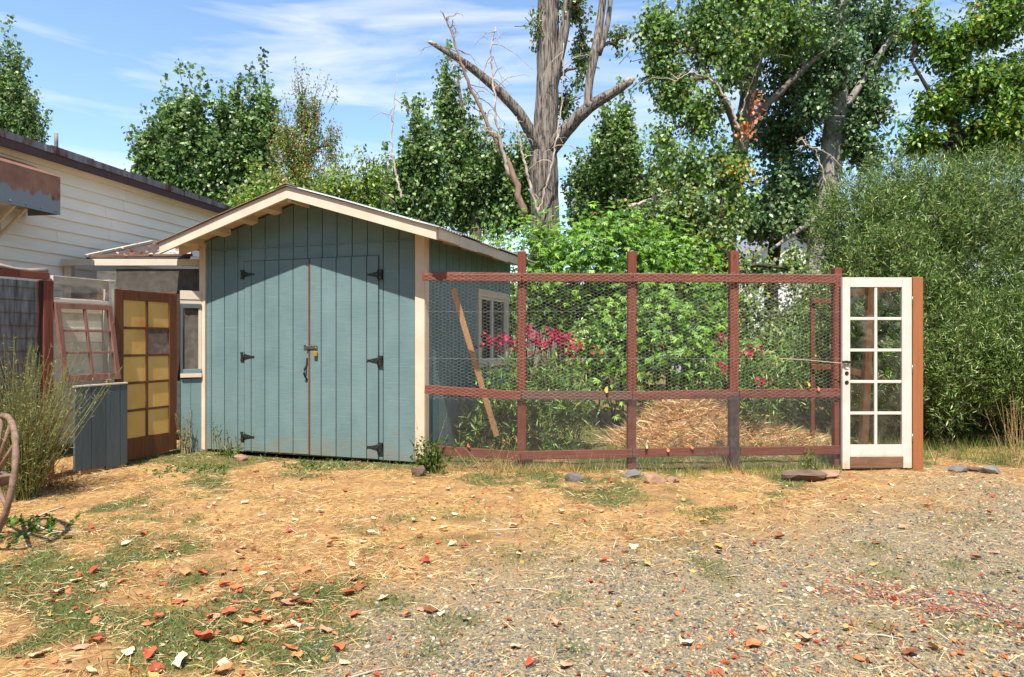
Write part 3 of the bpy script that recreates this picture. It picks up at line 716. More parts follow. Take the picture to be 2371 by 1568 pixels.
for z in zz[1:-1]:
    for a, c in ((u0 + .056, uc - .015), (uc + .015, u1 - .056)): SF.one('muntin', M['faded_sash'], sh, a, c, -.014, .01, z - .012, z + .012)
for r_ in range(3):
    for a, c in ((u0 + .056, uc - .015), (uc + .015, u1 - .056)): SF.one('pane', M['glass_dusty'], sh, a, c, -.004, -.001, zz[r_] + .0125, zz[r_ + 1] - .0125, bevel=0)
for i in range(6):
    K.one('siding_board', M['siding'], hb, -.74, -.09, .075 - .006 * (i % 2), .09, .93 + i * .155, 1.083 + i * .155, .002)
# blue-grey board panel under it
bpnl = thing('board_panel', 'weathered blue grey board panel below the six pane window', 'panel', (*K.p(-.3, -.1, 0)[:2], 0))
us = [-.60, -.40, -.22, -.035, .06]
for a, c in zip(us[:-1], us[1:]): K.one('board', M['blue_dark'], bpnl, a + .002, c - .002, -.135, -.112, .04 + .02 * math.sin(a * 9), .925, .003)
K.one('top_cleat', M['cream'], bpnl, -.61, .06, -.14, -.06, .926, .945, .003)
K.one('foot_cleat', M['raw_wood'], bpnl, -.50, .06, -.110, -.07, .0, .10, .003)
# shade netting run
nt = thing('shade_screen', 'black shade cloth screen with red brown top rail beside the dry weeds', 'screen', (*K.p(-1.8, 0, 0)[:2], 0))
nn = 40; um_ = np.linspace(-4.2, -.80, nn); zm = np.linspace(.02, 2.0, 16)
UU, ZZ = np.meshgrid(um_, zm); VV_ = -.02 + .05 * (fbm(UU * 2.2, ZZ * 1.6, 3) - .5)
Vn = np.stack([K.p(u, v, z) for u, v, z in zip(UU.ravel(), VV_.ravel(), ZZ.ravel())]); a = np.arange(15)[:, None]; c = np.arange(nn - 1)[None]
place('netting', np_mesh('netting', Vn, np.stack([a * nn + c, a * nn + c + 1, (a + 1) * nn + c + 1, (a + 1) * nn + c], -1).reshape(-1, 4), [M['shade_net']], smooth=True), nt)
m = MB(); m.bar(K.p(-4.2, -.02, 2.05), K.p(-.80, -.02, 2.06), .05, .07); m.build('top_rail', M['redwood'], nt, .003)
for u in (-4.15, -2.6, -1.4): K.one('post', M['grey_post'], nt, u, u + .09, .03, .12, -.02, 2.0, .003)
pts = [K.p(-4.2 + i * .17, -.01 + .03 * math.sin(i * 1.7), 2.105 + .012 * math.sin(i * 2.3)) for i in range(21)]
m = MB(); m.tube(pts, [.026 + .010 * math.sin(i * 1.3) for i in range(21)], 9, bump=.5); m.build('rolled_sheet', M['plastic'], nt)
# narrow filled bay between the door and the shed
KB = Frame((-4.175, 8.66, 0), (.225, .13))
nb = thing('narrow_bay', 'narrow bay with blue sill and boards between brown door and shed', 'wall bay', (*KB.p(.12, 0, 0)[:2], 0)); bw = .245
KB.one('header', M['cream'], nb, 0, bw, -.02, .03, 1.93, 2.04, .002); KB.one('header', M['cream'], nb, 0.002, bw, -.012, .03, 1.875, 1.928, .002)
KB.one('blue_bar', M['blue_dark'], nb, .03, bw, -.03, .02, 1.82, 1.874, .002)
KB.one('jamb', M['blue_dark'], nb, 0, .03, -.02, .04, .93, 1.873, .002); KB.one('jamb', M['cream'], nb, bw - .035, bw, -.018, .04, 1.05, 1.819, .002)
wire_panel('screen', nb, KB.p(.031, .01, 1.05), KB.p(bw - .036, .01, 1.05), KB.p(.031, .01, 1.819), .011)
KB.one('backing', M['dark_panel'], nb, -.06, bw, .10, .12, .9, 2.0)
KB.one('sill', M['blue'], nb, 0.031, bw, -.035, .04, .995, 1.049, .002); KB.one('ledge', M['beige'], nb, .0, bw, -.045, .04, .945, .994, .002)
for a, c in ((.0, .12), (.124, bw)): KB.one('board', M['blue'], nb, a, c, -.012, .01, -.02, .929, .002)
# lean-to roof bridging to the building
lt = thing('lean_to_roof', 'littered lean to roof with pale fascia between building and shed', 'roof', (-4.9, 9.3, 2.05))
YL = 8.88
def wb(name, matl, x0, x1, y0, y1, z0, z1, bev=.002):
    m = MB(); m.box8([(x0, y0, z0), (x1, y0, z0), (x1, y1, z0), (x0, y1, z0), (x0, y0, z1), (x1, y0, z1), (x1, y1, z1), (x0, y1, z1)]); return m.build(name, matl, lt, bev)
wb('fascia', M['cream'], -5.80, -4.02, YL - .03, YL, 2.375, 2.458)
wb('post', M['beige'], -5.80, -5.70, YL + .032, YL + .1, 1.3, 2.384)
wire_panel('screen', lt, (-5.69, YL + .011, 2.03), (-4.02, YL + .011, 2.03), (-5.69, YL + .011, 2.375), .0127, .001)
wb('bottom_rail', M['door_brown'], -5.69, -4.02, YL + .0, YL + .03, 1.95, 2.03)
wb('shade_board', M['dark_panel'], -5.25, -4.02, YL + .25, YL + .28, 1.2, 2.36)
m = MB(); a_, b_, c_, d_ = P(200, 598, YL - .02), P(440, 598, YL - .02), P(450, 572, 10.2), P(352, 566, 10.2)
a_[2] = b_[2] = 2.46; c_[2] = d_[2] = 2.83
m.box8([a_, b_, c_, d_, a_ + [0, 0, .02], b_ + [0, 0, .02], c_ + [0, 0, .02], d_ + [0, 0, .02]]); m.build('tar_deck', M['tar'], lt)
m = MB(); m.bar(a_ + [0, -.005, .04], d_ + [0, 0, .045], .05, .035); m.build('edge_trim', M['cream'], lt, .002)
m = MB(); m.bar(a_ + [.02, .06, .045], b_ + [0, .06, .06], .03, .03); m.build('front_trim', M['bare'], lt, .002)
for i, (s0, s1, t0, t1) in enumerate(((.55, .99, .40, .95), (.62, 1.0, .12, .42))):
    f = lambda s, t: a_ * (1 - s) * (1 - t) + b_ * s * (1 - t) + c_ * s * t + d_ * (1 - s) * t
    m = MB(); h = np.array([0, 0, .028 + .008 * i]); h2 = h + [0, 0, .006]
    m.box8([f(s0, t0) + h, f(s1, t0) + h, f(s1, t1) + h, f(s0, t1) + h, f(s0, t0) + h2, f(s1, t0) + h2, f(s1, t1) + h2, f(s0, t1) + h2]); m.build('metal_sheet', M['galv'], lt)

q = rng.random((36, 2)); q[:, 1] *= .9; lp = np.array([f(s, t) for s, t in q]) + [0, 0, .05]
lv, lf = leaf_arrays(lp, rand_dir(36) * [1, 1, .4], rng.normal(0, .5, (36, 3)) + [0, -.3, 1], rng.uniform(.04, .09, 36), .7, .3)
leaf_obj('leaf_litter', [(lv, lf, np.repeat(pal(36, [(206, 110, 60), (226, 160, 110), (170, 96, 60), (232, 208, 170)]), 4, 0))], M['straw'], lt, 'stuff')
# ------------------------------------------------------------------ wire fence
FY = 7.60                                            # plane of the posts' fronts
fence = thing('wire_fence', 'red brown garden fence with chicken wire between shed and white door', 'fence', (1.2, FY, 0))
def fx(px, y=FY): return (px - CX) / FPX * y
def fz(py, y=FY): return H - (py - CY) / FPX * y
posts = [(1208, 583, 'redwood_v'), (1463.5, 583, 'redwood_v'), (1700, 582, 'redwood_v')]
for i, (px, top, mt) in enumerate(posts):
    m = MB(); x = fx(px); m.bar((x, FY + .05, -.1), (x + .005 * i, FY + .05, fz(top, FY + .05)), .094, .094, side=(1, 0, 0)); post = m.build('post', M[mt], fence, .005)
    if i == 2:                                       # the small scratched mark high on the post
        m = MB(); c = np.array([x + .008, FY + .0025, 2.335])
        m.tube([c + [-.012, 0, -.028], c + [-.012, 0, .026]], .0028, 5)
        m.tube([c + [-.012 + .022 * math.sin(t), 0, .012 + .014 * math.cos(t)] for t in np.linspace(0, np.pi, 8)], .0028, 5)
        m.build('scratched_letter', M['bark_dark'], post)
x = fx(1941); m = MB(); m.bar((x, FY + .04, -.1), (x, FY + .04, fz(620)), .08, .09, side=(1, 0, 0)); m.build('post', M['redwood_v'], fence, .005)
x = fx(1700); m = MB(); m.bar((x + .0, FY - .023, -.1), (x - .01, FY - .022, fz(915)), .10, .04, side=(1, 0, 0))
o = m.build('sister_post', M['grey_post'], fence, .004)
RY = FY - .021
def rail(p0, p1, mt='redwood', h=.094, dy=0, nm='rail'):
    m = MB(); m.bar((fx(p0[0]), RY + dy, fz(p0[1])), (fx(p1[0]), RY + dy, fz(p1[1])), .038, h, side=(0, 1, 0)); return m.build(nm, M[mt], fence, .004)
rail((979, 640), (1207.5, 643)); rail((1208.5, 642.5), (1464, 643.5)); rail((1465, 643), (1932, 647))
rail((984, 901), (1206, 916)); rail((1207, 914), (1463, 915.5), 'grey_wood'); rail((1464, 916), (1688, 912), dy=.0); rail((1711, 912), (1943, 909))
rail((1000, 1040), (1206, 1055)); rail((1207, 1054), (1463, 1049)); rail((1464, 1048), (1686, 1043)); rail((1713, 1044), (1943, 1041))
# chicken wire: flat-topped hexagons over the upper half
def wire_y(x, z, seed=0): return RY - .0235 - .012 * (fbm(x * 1.7 + seed, z * 2.2, 2)) + .004 * np.sin(x * 40 + z * 13)
x0, x1, z0, z1 = fx(985), fx(1948), fz(925), fz(634)
cw, ch, fl = .0405, .037, .020                        # column pitch, row pitch, flat length
nc, nr = int((x1 - x0) / cw), int((z1 - z0) / ch)
A = []; B = []
for c in range(nc):
    for r_ in range(nr + 1):
        xa = x0 + c * cw; za = z0 + (r_ + .5 * (c % 2)) * ch
        q = lambda x, z: np.array([x + .0035 * math.sin(z * 31 + x * 7), 0, z + .004 * math.sin(x * 9 + z * 5) - .012 * math.sin(x * 2.1) * math.sin(z * 3)])
        l, r2 = q(xa, za), q(xa + fl, za)
        A.append(l); B.append(r2)
        if c < nc - 1:
            s2 = q(xa + cw, za + ch / 2); s3 = q(xa + cw, za - ch / 2)
            A += [r2, r2]; B += [s2, s3]
A = np.array(A); B = np.array(B)
for q in (A, B): q[:, 1] = wire_y(q[:, 0], q[:, 2])
Vw, Fw = wires(A, B, .00105)
for zz_ in (fz(722), fz(830), fz(636)):
    xx = np.linspace(x0, x1, 60); a = np.stack([xx[:-1], wire_y(xx[:-1], zz_ + 0 * xx[:-1]), zz_ + .004 * np.sin(xx[:-1] * 5)], 1); b = np.stack([xx[1:], wire_y(xx[1:], zz_ + 0 * xx[1:]), zz_ + .004 * np.sin(xx[1:] * 5)], 1)
    v2, f2 = wires(a, b, .0012); Fw = np.concatenate([Fw, f2 + len(Vw)]); Vw = np.concatenate([Vw, v2])
o = place('chicken_wire', np_mesh('chicken_wire', Vw, Fw, [M['wire']]), fence); o['kind'] = 'stuff'
# hardware cloth over the lower half, in two overlapping lengths
def cloth(xa, xb, za, zb, seed, dy):
    p = .0132; A = []; B = []
    zs = np.arange(za, zb, .06)
    for x in np.arange(xa, xb, p):
        for i in range(len(zs) - 1): A.append((x, zs[i])); B.append((x, zs[i + 1]))
    xs_ = np.arange(xa, xb, .12)
    for z in np.arange(za, zs[-1], p):
        for i in range(len(xs_) - 1): A.append((xs_[i], z)); B.append((xs_[i + 1], z))
    A = np.array(A); B = np.array(B)
    def f(q):
        x, z = q[:, 0], q[:, 1]
        flare = .03 * sstep(.28, 0, z) * (vnoise(x * 2.2, x * 0) + .2)
        return np.stack([x + .003 * np.sin(z * 9 + x), wire_y(x, z, seed) - dy - flare, z + .006 * np.sin(x * 3.1 + seed)], 1)
    return wires(f(A), f(B), .0006)
for (pa, pb, sd, dy, zt_) in ((1020, 1475, 1, .003, 913), (1455, 1712, 2, .006, 903), (1690, 1946, 5, .009, 900), (1600, 1712, 8, .013, 900)):
    v, f = cloth(fx(pa), fx(pb), .01, fz(zt_), sd, dy)
    o = place('wire_cloth', np_mesh('wire_cloth', v, f, [M['cloth']]), fence); o['kind'] = 'stuff'

# ------------------------------------------------------------------ white glazed door and ochre post
WD = Frame((fx(1951, 7.5), 7.50, 0), (1, .02)); w_, h_ = .765, 2.10
wd = thing('white_glazed_door', 'white ten pane glazed door with peeling foot beside the ochre post', 'door', (*WD.p(w_ / 2, .02, 0)[:2], 0))
WD.one('stile', M['white_door'], wd, 0, .085, 0, .044, .012, h_, .003); WD.one('stile', M['white_door'], wd, w_ - .108, w_, 0, .044, .02, h_, .003)
WD.one('rail', M['white_door'], wd, .086, w_ - .109, .001, .043, h_ - .105, h_, .002); WD.one('rail', M['white_door'], wd, .086, w_ - .109, .001, .043, .16, .275, .002)
ks = WD.one('kick_board', M['bare'], wd, .08, w_ - .1, -.012, .0, .03, .148, .003)
WD.one('bottom_rail', M['white_door'], wd, .086, w_ - .109, .002, .042, .02, .159, .002)
pu0, pu1 = .086, w_ - .109; pm = (pu0 + pu1) / 2; zr = np.linspace(.275, h_ - .105, 6)
WD.one('muntin', M['white_door'], wd, pm - .016, pm + .016, .006, .038, .276, h_ - .106, .003)
for z in zr[1:-1]:
    for a, c in ((pu0 + .001, pm - .017), (pm + .017, pu1 - .001)): WD.one('muntin', M['white_door'], wd, a, c, .006, .038, z - .016, z + .016, .003)
for r_ in range(5):
    for a, c in ((pu0 + .001, pm - .017), (pm + .017, pu1 - .001)): WD.one('pane', M['glass'], wd, a, c, .020, .024, zr[r_] + (.0165 if r_ else .001), zr[r_ + 1] - (.0165 if r_ < 4 else .001))
for z in (1.055, .955):
    m = MB(); c = WD.p(.045, -.001, z); m.tube([c, c - WD.v * .003], .022, 16); m.build('lock_hole', M['black'], wd)
m = MB(); WD.box(m, .0, .075, -.03, -.001, 1.165, 1.188); m.tube([WD.p(.07, -.02, 1.18), WD.p(.02, -.035, 1.188), WD.p(-.02, -.03, 1.18)], .008, 8); m.build('latch', M['black'], wd)
m = MB(); WD.box(m, .02, .068, -.006, -.001, 1.10, 1.164); m.build('lock_plate', M['cream'], wd, .002)
op = thing('ochre_post', 'smooth ochre stained timber post hinged to the white glazed door', 'post', (WD.p(w_ + .07, 0, 0)[0], 7.55, 0))
m = MB(); WD.box(m, w_ + .006, w_ + .118, -.012, .10, -.08, 2.105); m.build('timber', M['orange_post'], op, .004)
for z in (.35, 1.1, 1.85):
    m = MB(); m.tube([WD.p(w_ + .002, -.006, z - .045), WD.p(w_ + .002, -.006, z + .045)], .006, 8); m.build('hinge', M['steel'], op)
m = MB(); WD.box(m, w_ + .119, w_ + .135, .02, .1, 1.9, 2.1); m.build('back_cleat', M['redwood_v'], op, .002)
m = MB(); m.tube([P(1803, 830, 7.53), P(1870, 834, 7.52), P(1935, 840, 7.5), P(1962, 842, 7.462)], .0045, 6)
tag(m.build('rope', M['rope']), 'pale cord tied from the chicken wire to the white door latch', 'rope')

# ------------------------------------------------------------------ inside the enclosure
lb = thing('leaning_board', 'raw orange plank leaning behind the chicken wire beside the shed', 'plank', (*P(1150, 1000, 8.1)[:2], 0))
m = MB(); m.bar(P(1049, 668, 7.95), P(1150, 1010, 8.3), .066, .03, side=(1, .1, 0)); m.build('plank', M['raw_wood'], lb, .003)
gf = thing('inner_gate_frame', 'thin red brown gate frame standing inside the enclosure near the white door', 'gate frame', (fx(1905, 9.3), 9.3, 0))
ya = 9.3
for px in (1881, 1938):
    m = MB(); m.bar((fx(px, ya), ya, -.05), (fx(px, ya), ya, fz(690, ya)), .05, .05, side=(1, 0, 0)); m.build('upright', M['door_brown'], gf, .003)
for py in (697, 850):
    m = MB(); m.bar((fx(1876, ya), ya - .045, fz(py, ya)), (fx(1945, ya), ya - .045, fz(py, ya)), .035, .07, side=(0, 1, 0)); m.build('crossbar', M['door_brown'], gf, .003)
ip = thing('inner_brace_post', 'brown post with braces seen through the white glazed door', 'post', (fx(2010, 9.0), 9.0, 0))
m = MB(); m.bar((fx(1998, 9), 9, -.05), (fx(2016, 9), 9, fz(660, 9)), .09, .09, side=(1, 0, 0)); m.build('shaft', M['door_brown'], ip, .004)
for a, c in (((1955, 855), (2110, 900)), ((1955, 680), (2110, 665))):
    m = MB(); m.bar((fx(a[0], 9.07), 9.07, fz(a[1], 9.07)), (fx(c[0], 9.07), 9.07, fz(c[1], 9.07)), .035, .085, side=(0, 1, 0)); m.build('crossbar', M['door_brown'], ip, .003)
# little white house far behind
ho = thing('white_house', 'small white house with pale roof glimpsed between the tree trunks', 'house', (11.0, 27, 0))
HF = Frame((7.4, 26, 0), (1, .25))
m = MB(); HF.poly(m, [(0, 0), (6, 0), (6, 4.2), (3.6, 5.6), (0, 3.4)], 0, 5); m.build('wall', M['white_house'], ho)
for (ua, za, ub, zb) in ((-.3, 3.3, 3.6, 5.7), (3.6, 5.7, 6.3, 4.1)):
    m = MB(); HF.poly(m, [(ua, za), (ub, zb), (ub, zb + .15), (ua, za + .15)], -.3, 5.3); m.build('roof_slope', M['grey_roof'], ho)
HF.one('window', M['grey_post'], ho, 2.2, 3.2, -.04, -.002, 1.2, 2.4)

# ------------------------------------------------------------------ trees
GREEN = [(92, 126, 64), (116, 148, 78), (140, 168, 96), (70, 102, 58), (180, 196, 146)]
GREENW = [4, 4, 3, 3, 1.2]
LIME = [(118, 156, 50), (144, 180, 64), (92, 134, 46), (168, 190, 84), (76, 114, 44)]
YELL = [(150, 150, 60), (120, 132, 52), (186, 160, 60), (88, 110, 48), (196, 130, 56)]
def bez(S_, M_, E_, t):
    t = t[..., None]; return S_ * (1 - t) ** 2 + 2 * M_ * t * (1 - t) + E_ * t ** 2
def tree(name, label, base, trunks, lobes, n_twig, per, size, palette, weights=None, bark='bark_grey', up=.8, width=.85, spread=.13, group=None, matl='leaf', hang=.5, shell=.45, tl=(.5, 1.1), twig_r=.010, extra=None, sides=14, start=.35, twig_mat=None):
    """trunks: list of (points, radii, part name); lobes: (x, y, z, rx, ry, rz, weight)"""
    root = thing(name, label, 'tree' if 'tree' in name or 'poplar' in name or 'cottonwood' in name else 'shrub', base, group)
    sk = []
    for k, (pts, rad, nm) in enumerate(trunks):
        pts = np.array(pts, float)
        t = np.linspace(0, 1, len(pts)); tt = np.linspace(0, 1, max(8, int(np.linalg.norm(np.diff(pts, axis=0), axis=1).sum() / .14)))
        P2 = np.stack([np.interp(tt, t, pts[:, i]) for i in range(3)], 1); r2 = np.interp(tt, t, rad)
        ker = np.array([.25, .5, .25])
        for _ in range(4):
            Q = P2.copy(); Q[1:-1] = .25 * P2[:-2] + .5 * P2[1:-1] + .25 * P2[2:]; P2 = Q
        P2[1:-1] += rng.normal(0, 1, (len(P2) - 2, 3)) * (r2[1:-1] * .02)[:, None]
        m = MB(); m.tube(P2, r2, sides, bump=.09, seed=k * 7 + len(lobes)); m.build(nm, M[bark], root); sk.append(P2)
    sk = np.concatenate(sk) if sk else np.array([base])
    L_ = np.array(lobes, float); w = L_[:, 6] / L_[:, 6].sum()
    k = rng.choice(len(L_), n_twig, p=w); c = L_[k, :3]; r = L_[k, 3:6]
    d = rand_dir(n_twig); rad = shell + (1 - shell) * rng.random(n_twig) ** .6
    E = c + d * r * rad[:, None] * (1 + .15 * rng.normal(size=(n_twig, 1)))
    lead = rng.random(n_twig) < (.26 if up > .9 else .10)
    E = E + lead[:, None] * unit(d * .5 + np.array([0, 0, 1.])) * rng.uniform(.25, .95, (n_twig, 1))
    ax = c + np.stack([0 * E[:, 0], 0 * E[:, 0], (E[:, 2] - c[:, 2]) * .7], 1)
    inw = unit(ax - E); ln = rng.uniform(*tl, n_twig)[:, None]
    Sx = E + unit(inw * .7 + np.array([0, 0, -up])) * ln
    Mx = (Sx + E) / 2 + np.array([0, 0, -.12]) * ln + rng.normal(0, .06, (n_twig, 3)) * ln
    tw = MB()
    # boughs: from the trunk to lobe hearts, then to twig feet
    for q in range(len(L_)):
        near = sk[np.argmin(((sk - L_[q, :3] + [0, 0, L_[q, 5] * .9]) ** 2).sum(1))]
        hp = L_[q, :3] + [0, 0, -.3 * L_[q, 5]]
        tw.tube([near, (near + hp) / 2 + [0, 0, .1], hp, L_[q, :3] + [0, 0, .5 * L_[q, 5]]], [twig_r * 5, twig_r * 4, twig_r * 3, twig_r], 6, cap=False)
    for i in range(0, n_twig, 2 if n_twig > 500 else 1):
        t3 = bez(Sx[i], Mx[i], E[i], np.array([0, .5, 1.])); tw.tube(t3, [twig_r, twig_r * .7, twig_r * .3], 3, cap=False)
    tw.build('twigs', M[twig_mat or bark], root)['kind'] = 'stuff'
    n = n_twig * per; ti = np.repeat(np.arange(n_twig), per); t = start + (1 - start) * rng.random(n)
    C = bez(Sx[ti], Mx[ti], E[ti], t) + rng.normal(0, 1, (n, 3)) * np.array([1, 1, .8]) * np.where(lead[ti], spread * .5, spread)[:, None]
    out = unit(C - c[ti]) + rng.normal(0, .55, (n, 3))
    axv = unit(out * (1 - hang) + np.array([0, 0, -1.]) * hang + rng.normal(0, .35, (n, 3)))
    nr_ = unit(np.array([0, -.35, .8]) + rng.normal(0, .75, (n, 3)))
    sz = size * rng.uniform(.65, 1.25, n)
    V, F = leaf_arrays(C, axv, nr_, sz, width)
    tint = np.exp(rng.normal(0, .16, (n_twig, 1)))[ti]
    cc = np.clip(pal(n, palette, weights) * tint, 0, .9)
    arr = [(V, F, np.repeat(cc, 4, 0))]
    leaf_obj('crown', arr, M[matl], root, 'stuff')
    return root
def lob(px, py, d, rpx, rpy, w=1., ry=None):
    p = P(px, py, d); k = d / FPX; return (*p, rpx * k, ry if ry else rpx * k, rpy * k, w)
def tr(pts, rads, nm='trunk'):
    return ([P(*q) for q in pts], rads, nm)

def spires(d, *sp):                                  # upright narrow masses of a poplar: (pixel x, top, foot, half width)
    out = []
    for (px, top, foot, hw) in sp:
        out.append(lob(px, (top + foot) / 2 + (foot - top) * .08, d, hw, (foot - top) * .46, max(.25, (foot - top) * hw / 4200.), hw * d / FPX * 1.3)); out.append(lob(px, top + (foot - top) * .25, d, hw * .55, (foot - top) * .24, max(.15, (foot - top) * hw / 9000.)))
    return out
def gbase(px, d): return (float((px - CX) / FPX * d), d, 0.)
tree('poplar_tree', 'slim poplar rising behind the white building beyond the vent pipe', gbase(20, 20), [tr([(15, 900, 20), (18, 500, 20), (22, 200, 20)], [.3, .16, .04])],
     spires(20, (35, 98, 345, 17), (12, 140, 345, 24), (62, 190, 345, 18), (82, 265, 345, 14), (-30, 120, 345, 26), (-70, 170, 345, 26)), 520, 22, .10, GREEN, GREENW, up=1.2, group='poplars beyond the buildings')
tree('poplar_tree', 'tall bushy poplar above the dark roof edge of the white building', gbase(420, 18), [tr([(430, 900, 18), (425, 500, 18), (432, 220, 18)], [.28, .16, .03])],
     spires(18, (432, 174, 470, 20), (405, 215, 470, 22), (458, 212, 470, 20), (376, 288, 480, 24), (346, 285, 480, 24), (328, 320, 470, 14), (482, 300, 480, 20), (420, 300, 490, 40)), 760, 26, .115, GREEN, GREENW, up=1.3, group='poplars beyond the buildings')
tree('poplar_tree', 'twin topped dark poplar behind the left slope of the shed roof', gbase(560, 18.5), [tr([(560, 900, 18.5), (558, 500, 18.5), (552, 220, 18.5)], [.28, .16, .03]), tr([(562, 520, 18.5), (590, 380, 18.5), (602, 230, 18.5)], [.12, .08, .03], 'limb')],
     spires(18.5, (546, 180, 480, 18), (520, 225, 480, 18), (576, 240, 480, 20), (603, 178, 480, 20), (626, 225, 480, 15), (502, 265, 480, 15), (560, 310, 490, 45)), 700, 26, .115, GREEN, GREENW, up=1.3, group='poplars beyond the buildings')
tree('locust_tree', 'wispy yellow green tree with orange tints over the shed ridge', gbase(710, 16), [tr([(712, 900, 16), (708, 480, 16), (706, 240, 16)], [.16, .09, .02])],
     [lob(700, 250, 16, 16, 75, .6), lob(728, 260, 16, 14, 70, .5), lob(765, 320, 16, 14, 55, .35), lob(690, 350, 16, 48, 60, 1.6), lob(710, 420, 16, 85, 55, 2.6), lob(660, 300, 16, 18, 40, .4)], 460, 30, .062, YELL + LIME[:3] + GREEN[:2], None, up=1.2, width=.55, spread=.10, twig_r=.007)
tree('low_green_tree', 'bright green low tree filling the gap behind the shed ridge', gbase(760, 15), [tr([(800, 900, 15), (790, 600, 15), (770, 470, 15)], [.14, .1, .04])],
     [lob(620, 455, 15, 75, 32, 1.3), lob(790, 440, 15, 70, 45, 2), lob(850, 455, 15, 45, 50, 1.2), lob(700, 470, 15, 100, 30, 1.5), lob(862, 400, 15, 12, 45, .25), lob(560, 470, 15, 60, 30, 1)], 560, 26, .085, LIME + YELL[:2], None, width=.6)
tree('poplar_tree', 'thin poplar standing left of the old broken trunk', gbase(965, 18), [tr([(985, 900, 18), (975, 500, 18), (970, 260, 18)], [.22, .12, .02])],
     spires(18, (970, 243, 500, 16), (945, 330, 500, 19), (992, 318, 510, 20), (1012, 400, 520, 24), (928, 395, 500, 12), (900, 400, 480, 8)), 520, 22, .115, GREEN, GREENW, up=1.3, group='poplars beyond the buildings')
tree('poplar_tree', 'dense dark poplar close behind the dead leaning branches', gbase(1100, 19), [tr([(1105, 900, 19), (1100, 500, 19), (1060, 180, 19)], [.26, .16, .03])],
     spires(19, (1032, 126, 330, 20), (1050, 200, 500, 24), (1086, 258, 510, 26), (1122, 330, 520, 28), (1152, 300, 520, 22), (1186, 380, 520, 24), (1075, 380, 520, 32), (1215, 300, 520, 20)), 780, 24, .115, GREEN, GREENW, up=1.2, group='poplars beyond the buildings')
tree('poplar_tree', 'rounded poplar behind the stub limb right of the old trunk', gbase(1395, 18.5), [tr([(1400, 900, 18.5), (1398, 500, 18.5), (1400, 260, 18.5)], [.26, .16, .03])],
     spires(18.5, (1440, 215, 520, 22), (1402, 258, 520, 26), (1464, 300, 520, 18), (1370, 330, 520, 28), (1428, 380, 530, 32), (1340, 390, 530, 26), (1500, 400, 540, 30), (1530, 340, 540, 24)), 840, 25, .105, GREEN + LIME[:1], None, up=1.1, group='poplars beyond the buildings')
# the old broken cottonwood
D = 15.5
ct = tree('old_cottonwood', 'huge furrowed old trunk with broken limbs rising above the vine', gbase(1265, D),
     [tr([(1266, 940, D), (1263, 700, D), (1262, 500, D), (1258, 380, D), (1262, 300, D), (1268, 200, D), (1268, 80, D), (1272, -60, D), (1280, -220, D)], [.46, .40, .31, .32, .28, .25, .245, .235, .16]),
      tr([(1268, 250, D), (1288, 160, D - .1), (1310, 60, D - .15), (1322, -80, D - .2)], [.14, .12, .11, .09], 'limb'),
      tr([(1255, 350, D - .1), (1230, 310, D - .25), (1205, 262, D - .4), (1150, 205, D - .55), (1085, 150, D - .7), (1000, 100, D - .8)], [.17, .135, .11, .10, .08, .045], 'broken_limb'),
      tr([(1275, 345, D - .1), (1320, 290, D - .3), (1370, 240, D - .5), (1410, 222, D - .6), (1462, 186, D - .7)], [.17, .145, .13, .11, .08], 'broken_limb'),
      tr([(1362, 250, D - .5), (1362, 200, D - .5), (1378, 120, D - .5), (1390, 50, D - .4), (1400, -40, D - .4), (1410, -150, D - .4)], [.10, .085, .10, .085, .075, .05], 'limb'),
      tr([(1385, 125, D - .5), (1408, 60, D - .4), (1414, -10, D - .4)], [.08, .06, .05], 'limb')],
     [lob(1345, 130, D + .3, 28, 90, 1.1), lob(1245, 70, D - .1, 12, 70, .5), lob(1430, 90, D, 25, 60, .35), lob(1310, 240, D + .4, 20, 50, .5), lob(1330, 20, D, 45, 45, .9), lob(1390, -80, D, 90, 60, 1), lob(1240, -120, D, 90, 60, 1)],
     230, 15, .09, GREEN + [(196, 130, 60)], [4, 4, 3, 3, 1.2, 1.6], bark='bark', up=-.2, spread=.08, sides=30, tl=(.3, .7))
m = MB(); q = P(1458, 188, D - .7); q2 = P(1470, 181, D - .72); m.tube([P(1448, 195, D - .69), q, q2], [.095, .09, .03], 9, bump=.3); m.build('split_end', M['split'], ct)
m = MB(); m.tube([P(1010, 105, D - .79), P(996, 98, D - .81), P(990, 97, D - .81)], [.055, .045, .015], 9, bump=.3); m.build('split_end', M['split'], ct)
